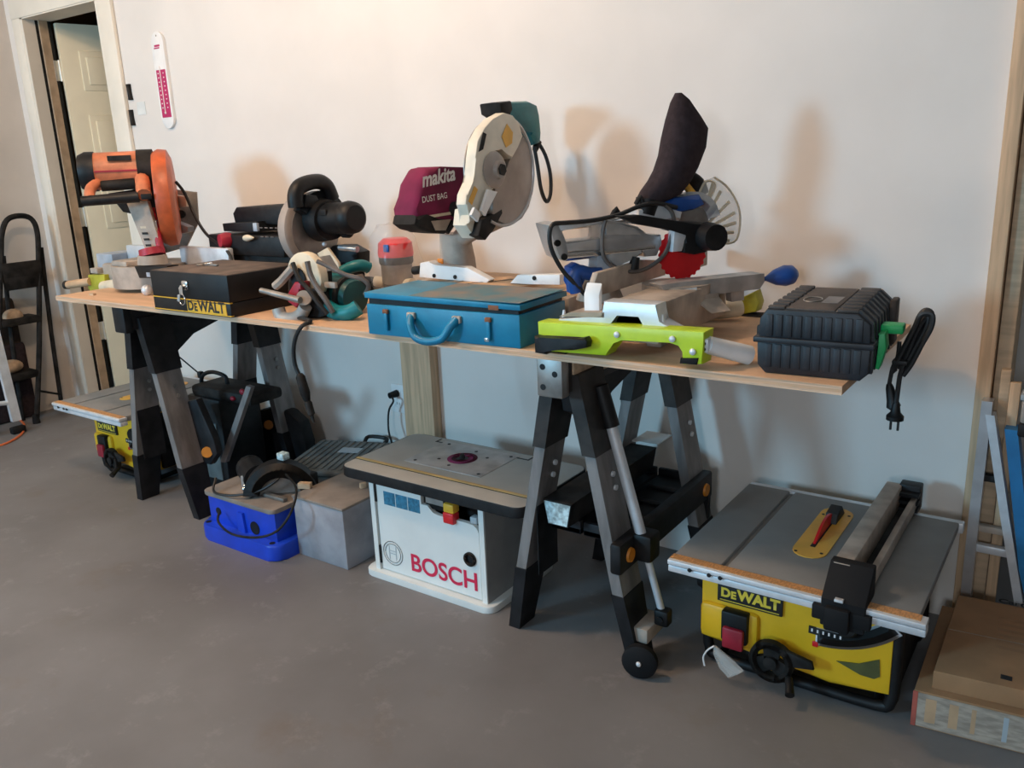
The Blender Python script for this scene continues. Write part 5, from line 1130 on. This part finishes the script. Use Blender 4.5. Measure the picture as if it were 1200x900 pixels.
# sliding head, mitred: everything hangs in the vertical plane 55 degrees to the wall
KN = Vector((0.819, -0.574, 0)); KE = Vector((0.574, 0.819, 0))
bk = MB(); bk.slab([(3.713, -0.67, 1.117), (3.728, -0.649, 1.121), (3.739, -0.634, 1.076), (3.743, -0.627, 1.035), (3.737, -0.636, 1.029), (3.728, -0.649, 1.037), (3.723, -0.656, 1.064)], -KN * 0.09, 0.004); part('rail_end_block', bk, M_alu, o)
for q, (a, b) in enumerate((((655, 285), 0), ((660, 300), 0))):
    c_ = Vector([(3.725, -0.654, 1.074), (3.734, -0.64, 1.04)][q]); part('end_screw', MB().cyl(c_ + KN * 0.004, c_ - KN * 0.004, 0.008, n=10), M_dustblack, o)
for d_, pr in ((0.01, ((3.738, -0.634, 1.039), (3.876, -0.437, 1.044))), (0.075, ((3.734, -0.64, 1.107), (3.865, -0.453, 1.11)))):
    part('slide_rail', MB().cyl(Vector(pr[0]) - KN * d_, Vector(pr[1]) - KN * d_, 0.011, n=14), M_chrome, o)
part('rail_housing', MB().slab([(3.736, -0.637, 1.074), (3.793, -0.556, 1.077), (3.854, -0.468, 1.076), (3.886, -0.424, 1.074), (3.886, -0.423, 1.056), (3.876, -0.437, 1.042), (3.785, -0.568, 1.05), (3.738, -0.634, 1.052)], -KN * 0.07, 0.004), M_alu, o)
part('top_rail_cover', MB().slab([(3.719, -0.661, 1.118), (3.796, -0.552, 1.122), (3.796, -0.552, 1.112), (3.739, -0.633, 1.106), (3.731, -0.644, 1.099)], -KN * 0.05, 0.003), M_alulight, o)
sl = MB(); sl.slab([(3.793, -0.556, 1.077), (3.794, -0.554, 1.112), (3.8, -0.546, 1.121), (3.822, -0.514, 1.111), (3.849, -0.476, 1.098), (3.858, -0.463, 1.086), (3.861, -0.459, 1.075), (3.884, -0.426, 1.075), (3.888, -0.42, 1.057), (3.879, -0.433, 1.023), (3.86, -0.461, 1.023), (3.855, -0.467, 1.047), (3.811, -0.53, 1.055), (3.794, -0.554, 1.053)], -KN * 0.085, 0.004); part('slide_carriage', sl, M_alu, o)
part('carriage_badge', MB().slab([(3.797, -0.55, 1.085), (3.798, -0.548, 1.115), (3.819, -0.518, 1.109), (3.846, -0.48, 1.094), (3.851, -0.472, 1.079)], KN * 0.006, 0.002), M_cast, o)
part('bevel_arm', MB().slab([(3.798, -0.549, 1.031), (3.811, -0.53, 1.048), (3.854, -0.468, 1.049), (3.855, -0.467, 1.03), (3.831, -0.501, 1.019), (3.819, -0.519, 1.003), (3.806, -0.538, 1.014)], -KN * 0.05, 0.004), M_cast, o)
part('back_post', MB().slab([(3.785, -0.568, 1.035), (3.806, -0.538, 1.037), (3.808, -0.534, 0.969), (3.789, -0.561, 0.964), (3.782, -0.572, 0.99)], -KN * 0.05, 0.004), M_greybl, o)
part('post_foot', MB().cyl(Vector((3.796, -0.552, 0.971)) - KN * 0.03, Vector((3.796, -0.552, 0.925)) - KN * 0.03, 0.04, 0.06), M_castdust, o)
part('bevel_knob', MB().cyl(Vector((3.845, -0.482, 1.025)), Vector((3.84, -0.488, 0.994)), 0.010, 0.015), M_black, o)
part('blue_lever', MB().tube([(3.789, -0.561, 0.991), (3.771, -0.587, 0.994), (3.754, -0.611, 1.002), (3.749, -0.619, 0.982), (3.752, -0.614, 0.953)], 0.017, 10, 3), M_knobblue, o, 'blue bevel lever')
part('lever_head', MB().slab([(3.741, -0.629, 1.014), (3.753, -0.613, 1.023), (3.771, -0.587, 1.008), (3.768, -0.591, 0.986), (3.757, -0.606, 0.95), (3.744, -0.625, 0.95), (3.745, -0.625, 0.979)], -KN * 0.035, 0.006), M_knobblue, o, 'blue lever head')
bt = MB(); bt.slab([(3.805, -0.539, 1.131), (3.841, -0.488, 1.129), (3.899, -0.404, 1.108), (3.941, -0.344, 1.1), (3.967, -0.307, 1.082), (3.972, -0.3, 1.062), (3.968, -0.306, 1.041), (3.949, -0.333, 1.026), (3.929, -0.361, 1.022), (3.911, -0.387, 1.029), (3.912, -0.386, 1.054), (3.918, -0.378, 1.077), (3.885, -0.424, 1.089), (3.838, -0.492, 1.107)], KN * 0.035, 0.006); bc = part('belt_cover', bt, M_blacks, o)
part('drive_boss', MB().cyl(Vector((3.949, -0.333, 1.065)) + KN * 0.03, Vector((3.949, -0.333, 1.065)) + KN * 0.075, 0.036, 0.032, 22), M_black, bc)
part('boss_screw', MB().ell(Vector((3.956, -0.323, 1.083)) + KN * 0.036, (0.006, 0.006, 0.006)), M_chrome, bc)
part('grey_side_plate', MB().slab([(3.897, -0.408, 1.084), (3.92, -0.374, 1.085), (3.909, -0.389, 1.033), (3.894, -0.411, 1.033)], KN * 0.03, 0.003), M_alulight, bc)
bl0 = Vector((3.921, -0.373, 1.026)); r_ = 0.066
tp_ = []
for i in range(96):
    rr_ = r_ + (0.003 if i % 4 < 2 else -0.001); t_ = 2 * math.pi * i / 96
    tp_.append(bl0 + (KE * math.cos(t_) + Z * math.sin(t_)) * rr_)
part('blade', MB().slab(tp_, -KN * 0.003), M_red, o, 'red toothed blade')
ug = MB(); ring_slab(ug, Vector((3.946, -0.338, 1.095)) - KN * 0.02, KE, Z, 0.045, 0.078, 10, 190, -KN * 0.03, 18); part('upper_guard', ug, M_alulight, o)
ug = MB(); ug.slab(arc(Vector((3.946, -0.338, 1.095)) - KN * 0.025, KE, Z, 0.046, 0, 190, 16), -KN * 0.02); part('guard_inner', ug, M_steel, o)
# clear fan guard with ribs
fc = Vector((3.957, -0.321, 1.064)) - KN * 0.035
fan = [(3.951, -0.33, 1.094), (3.953, -0.327, 1.157), (3.966, -0.309, 1.198), (3.982, -0.285, 1.205), (4.002, -0.258, 1.184), (4.018, -0.234, 1.151), (4.028, -0.22, 1.112), (4.028, -0.221, 1.064), (4.019, -0.233, 1.037), (3.993, -0.271, 1.036), (3.975, -0.296, 1.042), (3.963, -0.313, 1.063)]
part('fan_guard', MB().slab([Vector(q) - KN * 0.03 for q in fan], -KN * 0.004), M_clear, o, 'clear fan shaped blade guard')
for q, tip in enumerate([(3.98, -0.289, 1.193), (3.993, -0.27, 1.17), (4.008, -0.248, 1.142), (4.018, -0.235, 1.113), (4.02, -0.232, 1.087), (4.017, -0.236, 1.063), (4.01, -0.246, 1.042)]):
    d_ = Vector(tip) - KN * 0.028
    part('guard_rib', MB().tube([fc, (fc + d_) / 2, d_], 0.0042, 6, 1), M_cream, o)
ft = [(3.952, -0.329, 1.149), (3.963, -0.313, 1.19), (3.973, -0.299, 1.197), (3.983, -0.285, 1.188), (3.979, -0.29, 1.168), (3.968, -0.306, 1.139), (3.958, -0.32, 1.134)]
part('guard_window', MB().tube([Vector(q) - KN * 0.026 for q in ft], 0.0028, 6, 3, True), M_cream, o)
part('guard_edge', MB().tube([Vector(q) - KN * 0.03 for q in fan[3:10]], 0.0028, 6, 3), M_cream, o)
# blue motor handle behind
part('motor_body', MB().slab([(3.887, -0.422, 1.155), (3.906, -0.395, 1.16), (3.95, -0.331, 1.166), (3.959, -0.318, 1.14), (3.941, -0.344, 1.129), (3.913, -0.384, 1.124), (3.899, -0.404, 1.129)], -KN * 0.10, 0.012), M_knobblue, o, 'blue motor body')
hd = MB(); hd.tube([Vector(q) - KN * 0.06 for q in ((3.917, -0.379, 1.148), (3.924, -0.369, 1.181), (3.936, -0.352, 1.209), (3.95, -0.332, 1.207), (3.966, -0.309, 1.19), (3.973, -0.298, 1.164))], 0.018, 10, 3); hp = part('top_handle', hd, M_dustblack, o)
part('yellow_trigger', MB().tube([Vector(q) - KN * 0.045 for q in ((3.94, -0.345, 1.188), (3.947, -0.335, 1.175), (3.953, -0.327, 1.164))], 0.010, 8, 2), M_yelinsert, hp, 'yellow trigger')
# dust bag
def kb2(a, b, d): return (Vector(a) - KN * 0.02, Vector(b) - KN * 0.02, KN * d)
st = [kb2((3.913, -0.384, 1.409), (3.922, -0.372, 1.409), 0.008), kb2((3.907, -0.393, 1.386), (3.933, -0.356, 1.393), 0.022), kb2((3.9, -0.402, 1.347), (3.951, -0.33, 1.353), 0.034), kb2((3.894, -0.411, 1.302), (3.962, -0.314, 1.325), 0.042), kb2((3.89, -0.417, 1.263), (3.959, -0.319, 1.28), 0.044), kb2((3.882, -0.428, 1.229), (3.947, -0.336, 1.232), 0.042), kb2((3.873, -0.442, 1.205), (3.936, -0.352, 1.2), 0.038), kb2((3.861, -0.459, 1.182), (3.92, -0.375, 1.169), 0.034), kb2((3.853, -0.47, 1.161), (3.889, -0.418, 1.149), 0.026)]
part('dust_bag', MB().loft(st, 18), M_bagcloth, o, 'tall charcoal cloth dust bag')
part('bag_collar', MB().cyl(Vector((3.87, -0.445, 1.161)) - KN * 0.02, Vector((3.865, -0.453, 1.125)) - KN * 0.02, 0.030, 0.026), M_black, o)
part('dust_duct', MB().slab([(3.849, -0.476, 1.139), (3.885, -0.424, 1.147), (3.92, -0.375, 1.127), (3.917, -0.378, 1.107), (3.879, -0.434, 1.111), (3.849, -0.476, 1.12)], -KN * 0.06, 0.006), M_alulight, o)
for q in ((3.845, -0.482, 1.163), (3.808, -0.535, 1.139)):
    part('cord_clip', MB().tube([Vector(q) + Vector((0, 0, -0.01)) , Vector(q) + KE * 0.012 + Vector((0, 0, 0.006)), Vector(q) + KE * 0.018 + Vector((0, 0, -0.012))], 0.006, 8, 2), M_dustblack, o)
kw = lambda L: [Vector(q) + KN * 0.012 for q in L]
part('power_cord', MB().tube(kw([(3.906, -0.394, 1.139), (3.872, -0.443, 1.153), (3.845, -0.482, 1.147), (3.811, -0.529, 1.13), (3.772, -0.585, 1.122), (3.734, -0.64, 1.121), (3.717, -0.665, 1.12), (3.711, -0.673, 1.101), (3.712, -0.672, 1.069), (3.72, -0.66, 1.034), (3.732, -0.642, 1.001), (3.747, -0.621, 0.974), (3.76, -0.603, 0.949), (3.773, -0.584, 0.928)]), 0.0055), M_cord, o)
part('cord_loop', MB().tube(kw([(3.794, -0.554, 1.12), (3.79, -0.56, 1.096), (3.789, -0.562, 1.059), (3.792, -0.557, 1.03), (3.804, -0.54, 1.008), (3.822, -0.515, 0.995), (3.845, -0.482, 0.991), (3.868, -0.449, 1.003), (3.887, -0.421, 1.028), (3.897, -0.408, 1.063), (3.902, -0.4, 1.1), (3.898, -0.406, 1.129), (3.887, -0.422, 1.147)]), 0.0052), M_greycord, o)

# ---- ribbed black case with green latch at the right end
o = thing('ribbed_tool_case', 'ribbed black plastic tool case with green latch at right bench end', 'case', (4.33, -0.55, TT))
cm = frame(4.243, -0.722, TT, 4)
W_, D_ = 0.205, 0.300
part('lower_shell', MB(cm).slab([(0.012, 0.0, 0.0), (W_ - 0.012, 0.0, 0.0), (W_ + 0.004, 0.0, 0.016), (W_ + 0.006, 0.0, 0.066), (-0.006, 0.0, 0.066), (-0.004, 0.0, 0.016)], (0, D_, 0), 0.008), M_navy, o)
part('rim', MB(cm).b2((-0.012, -0.006, 0.064), (W_ + 0.012, D_ + 0.006, 0.076), 0.003), M_navy, o)
up = part('upper_shell', MB(cm).slab([(-0.004, 0.002, 0.074), (W_ + 0.004, 0.002, 0.074), (W_ + 0.002, 0.002, 0.112), (W_ - 0.022, 0.002, 0.132), (0.012, 0.002, 0.132), (-0.002, 0.002, 0.112)], (0, D_ - 0.004, 0), 0.006), M_navy, o)
for q in range(10):
    x_ = 0.012 + q * (W_ - 0.036) / 9
    part('front_rib', MB(cm).b2((x_, -0.0018, 0.014), (x_ + 0.013, 0.004, 0.062), 0.0012), M_navy, o)
    part('front_rib', MB(cm).b2((x_, -0.0008, 0.078), (x_ + 0.013, 0.006, 0.122), 0.0012), M_navy, up)
for q in range(8):
    y_ = 0.012 + q * (D_ - 0.036) / 7
    part('side_rib', MB(cm).b2((W_ + 0.000, y_, 0.014), (W_ + 0.009, y_ + 0.013, 0.062), 0.0015), M_navy, o)
    part('side_rib', MB(cm).slab([(W_ + 0.002, y_, 0.078), (W_ + 0.009, y_, 0.078), (W_ + 0.006, y_, 0.112), (W_ - 0.020, y_, 0.1365), (W_ - 0.026, y_, 0.132)], (0, 0.013, 0)), M_navy, up)
M_casetop = mat('brown_case_top', (0.075, 0.060, 0.053), 0.7, var=0.2, scale=12)  # browner colour for the case top and rear latch
for q in range(8):
    y_ = 0.010 + q * (D_ - 0.034) / 7
    part('top_rib', MB(cm).b2((0.012, y_, 0.131), (0.045, y_ + 0.016, 0.1375), 0.002), M_casetop, up)
    part('top_rib', MB(cm).b2((W_ - 0.062, y_, 0.131), (W_ - 0.022, y_ + 0.016, 0.1375), 0.002), M_casetop, up)
part('top_panel', MB(cm).b2((0.048, 0.012, 0.1305), (W_ - 0.066, D_ - 0.012, 0.1345), 0.001), M_casetop, up, 'brown lid panel')
part('emblem_oval', MB(cm).tube([(0.076 + 0.018 * math.cos(t_), 0.12 + 0.030 * math.sin(t_), 0.1355) for t_ in [2 * math.pi * i / 14 for i in range(14)]], 0.0012, 6, 2, True), M_steel, up)
part('label', MB(cm).b2((0.098, 0.09, 0.1343), (0.130, 0.17, 0.1352)), mat('worn_label', (0.17, 0.17, 0.18), 0.5, var=0.2), up)
part('hinge', MB(cm).b2((-0.020, 0.05, 0.052), (-0.004, 0.11, 0.088), 0.004), M_black, o)
part('hinge', MB(cm).b2((-0.020, 0.19, 0.052), (-0.004, 0.25, 0.088), 0.004), M_black, o)
lt = MB(cm); lt.slab([(W_ + 0.008, 0.045, 0.018), (W_ + 0.016, 0.045, 0.016), (W_ + 0.026, 0.045, 0.060), (W_ + 0.022, 0.045, 0.088), (W_ + 0.010, 0.045, 0.086), (W_ + 0.014, 0.045, 0.060)], (0, 0.045, 0), 0.002); gl = part('latch', lt, M_green, o, 'bright green latch')
lt = MB(cm); lt.b2((W_ + 0.008, 0.085, 0.080), (W_ + 0.050, 0.125, 0.098), 0.004); part('latch_tab', lt, M_green, gl)
part('rear_latch', MB(cm).b2((W_ + 0.006, 0.215, 0.030), (W_ + 0.020, 0.265, 0.125), 0.004), M_casetop, o)
# ---- cord bundle hanging from the latch
o = thing('cord_bundle', 'bundled black power cord hanging from green latch by the wall', 'cord', (4.472, -0.55, 0.811))
YB = -0.56
lp = [(4.471, -0.56, 0.722), (4.464, -0.56, 0.772), (4.468, -0.56, 0.813), (4.476, -0.56, 0.858)]
part('cord_strand', MB().tube([(4.485, -0.56, 0.836), (4.495, -0.56, 0.873), (4.511, -0.56, 0.914), (4.528, -0.56, 0.935), (4.528, -0.56, 0.948), (4.517, -0.56, 0.951), (4.507, -0.56, 0.936), (4.497, -0.56, 0.896), (4.478, -0.56, 0.85), (4.47, -0.56, 0.827), (4.473, -0.56, 0.821)], 0.0055), M_cord, o)
part('cord_strand', MB().tube([(4.481, -0.572, 0.831), (4.495, -0.572, 0.868), (4.507, -0.572, 0.908), (4.518, -0.572, 0.933), (4.526, -0.572, 0.94), (4.525, -0.572, 0.923), (4.512, -0.572, 0.887), (4.496, -0.572, 0.847), (4.485, -0.572, 0.825)], 0.0055), M_cord, o)
part('cord_strand', MB().tube([(4.477, -0.584, 0.844), (4.49, -0.584, 0.881), (4.505, -0.584, 0.92), (4.513, -0.584, 0.944), (4.524, -0.584, 0.95), (4.535, -0.584, 0.946), (4.534, -0.584, 0.922), (4.52, -0.584, 0.887), (4.505, -0.584, 0.847), (4.491, -0.584, 0.821)], 0.0055), M_cord, o)
part('cord_tail', MB().tube([(4.478, -0.575, 0.888), (4.477, -0.575, 0.856), (4.469, -0.575, 0.831), (4.465, -0.575, 0.794)], 0.0042), M_cord, o)
part('cord_tail', MB().tube([(4.492, -0.585, 0.848), (4.486, -0.585, 0.821), (4.484, -0.585, 0.785), (4.483, -0.585, 0.759)], 0.0048), M_cord, o)
part('cable_tie', MB().box((4.484, -0.575, 0.847), (0.030, 0.03, 0.010), None, 0.003), M_black, o)
part('small_plug', MB().lathe([(0.0055, 0), (0.008, 0.008), (0.011, 0.035), (0.014, 0.048), (0.006, 0.056), (0, 0.057)], (4.465, -0.575, 0.798), Vector((4.474, -0.575, 0.763)) - Vector((4.465, -0.575, 0.798)), 12), M_black, o)
pp = Vector((4.483, -0.585, 0.763))
pg = part('plug', MB().lathe([(0.006, 0), (0.008, 0.008), (0.010, 0.020), (0.017, 0.028), (0.017, 0.036), (0, 0.037)], pp, -Z, 14), M_black, o)
for q in (-0.007, 0.007):
    part('prong', MB().b2((pp.x + q - 0.002, pp.y - 0.003, pp.z - 0.058), (pp.x + q + 0.002, pp.y + 0.003, pp.z - 0.036)), M_dustblack, pg)
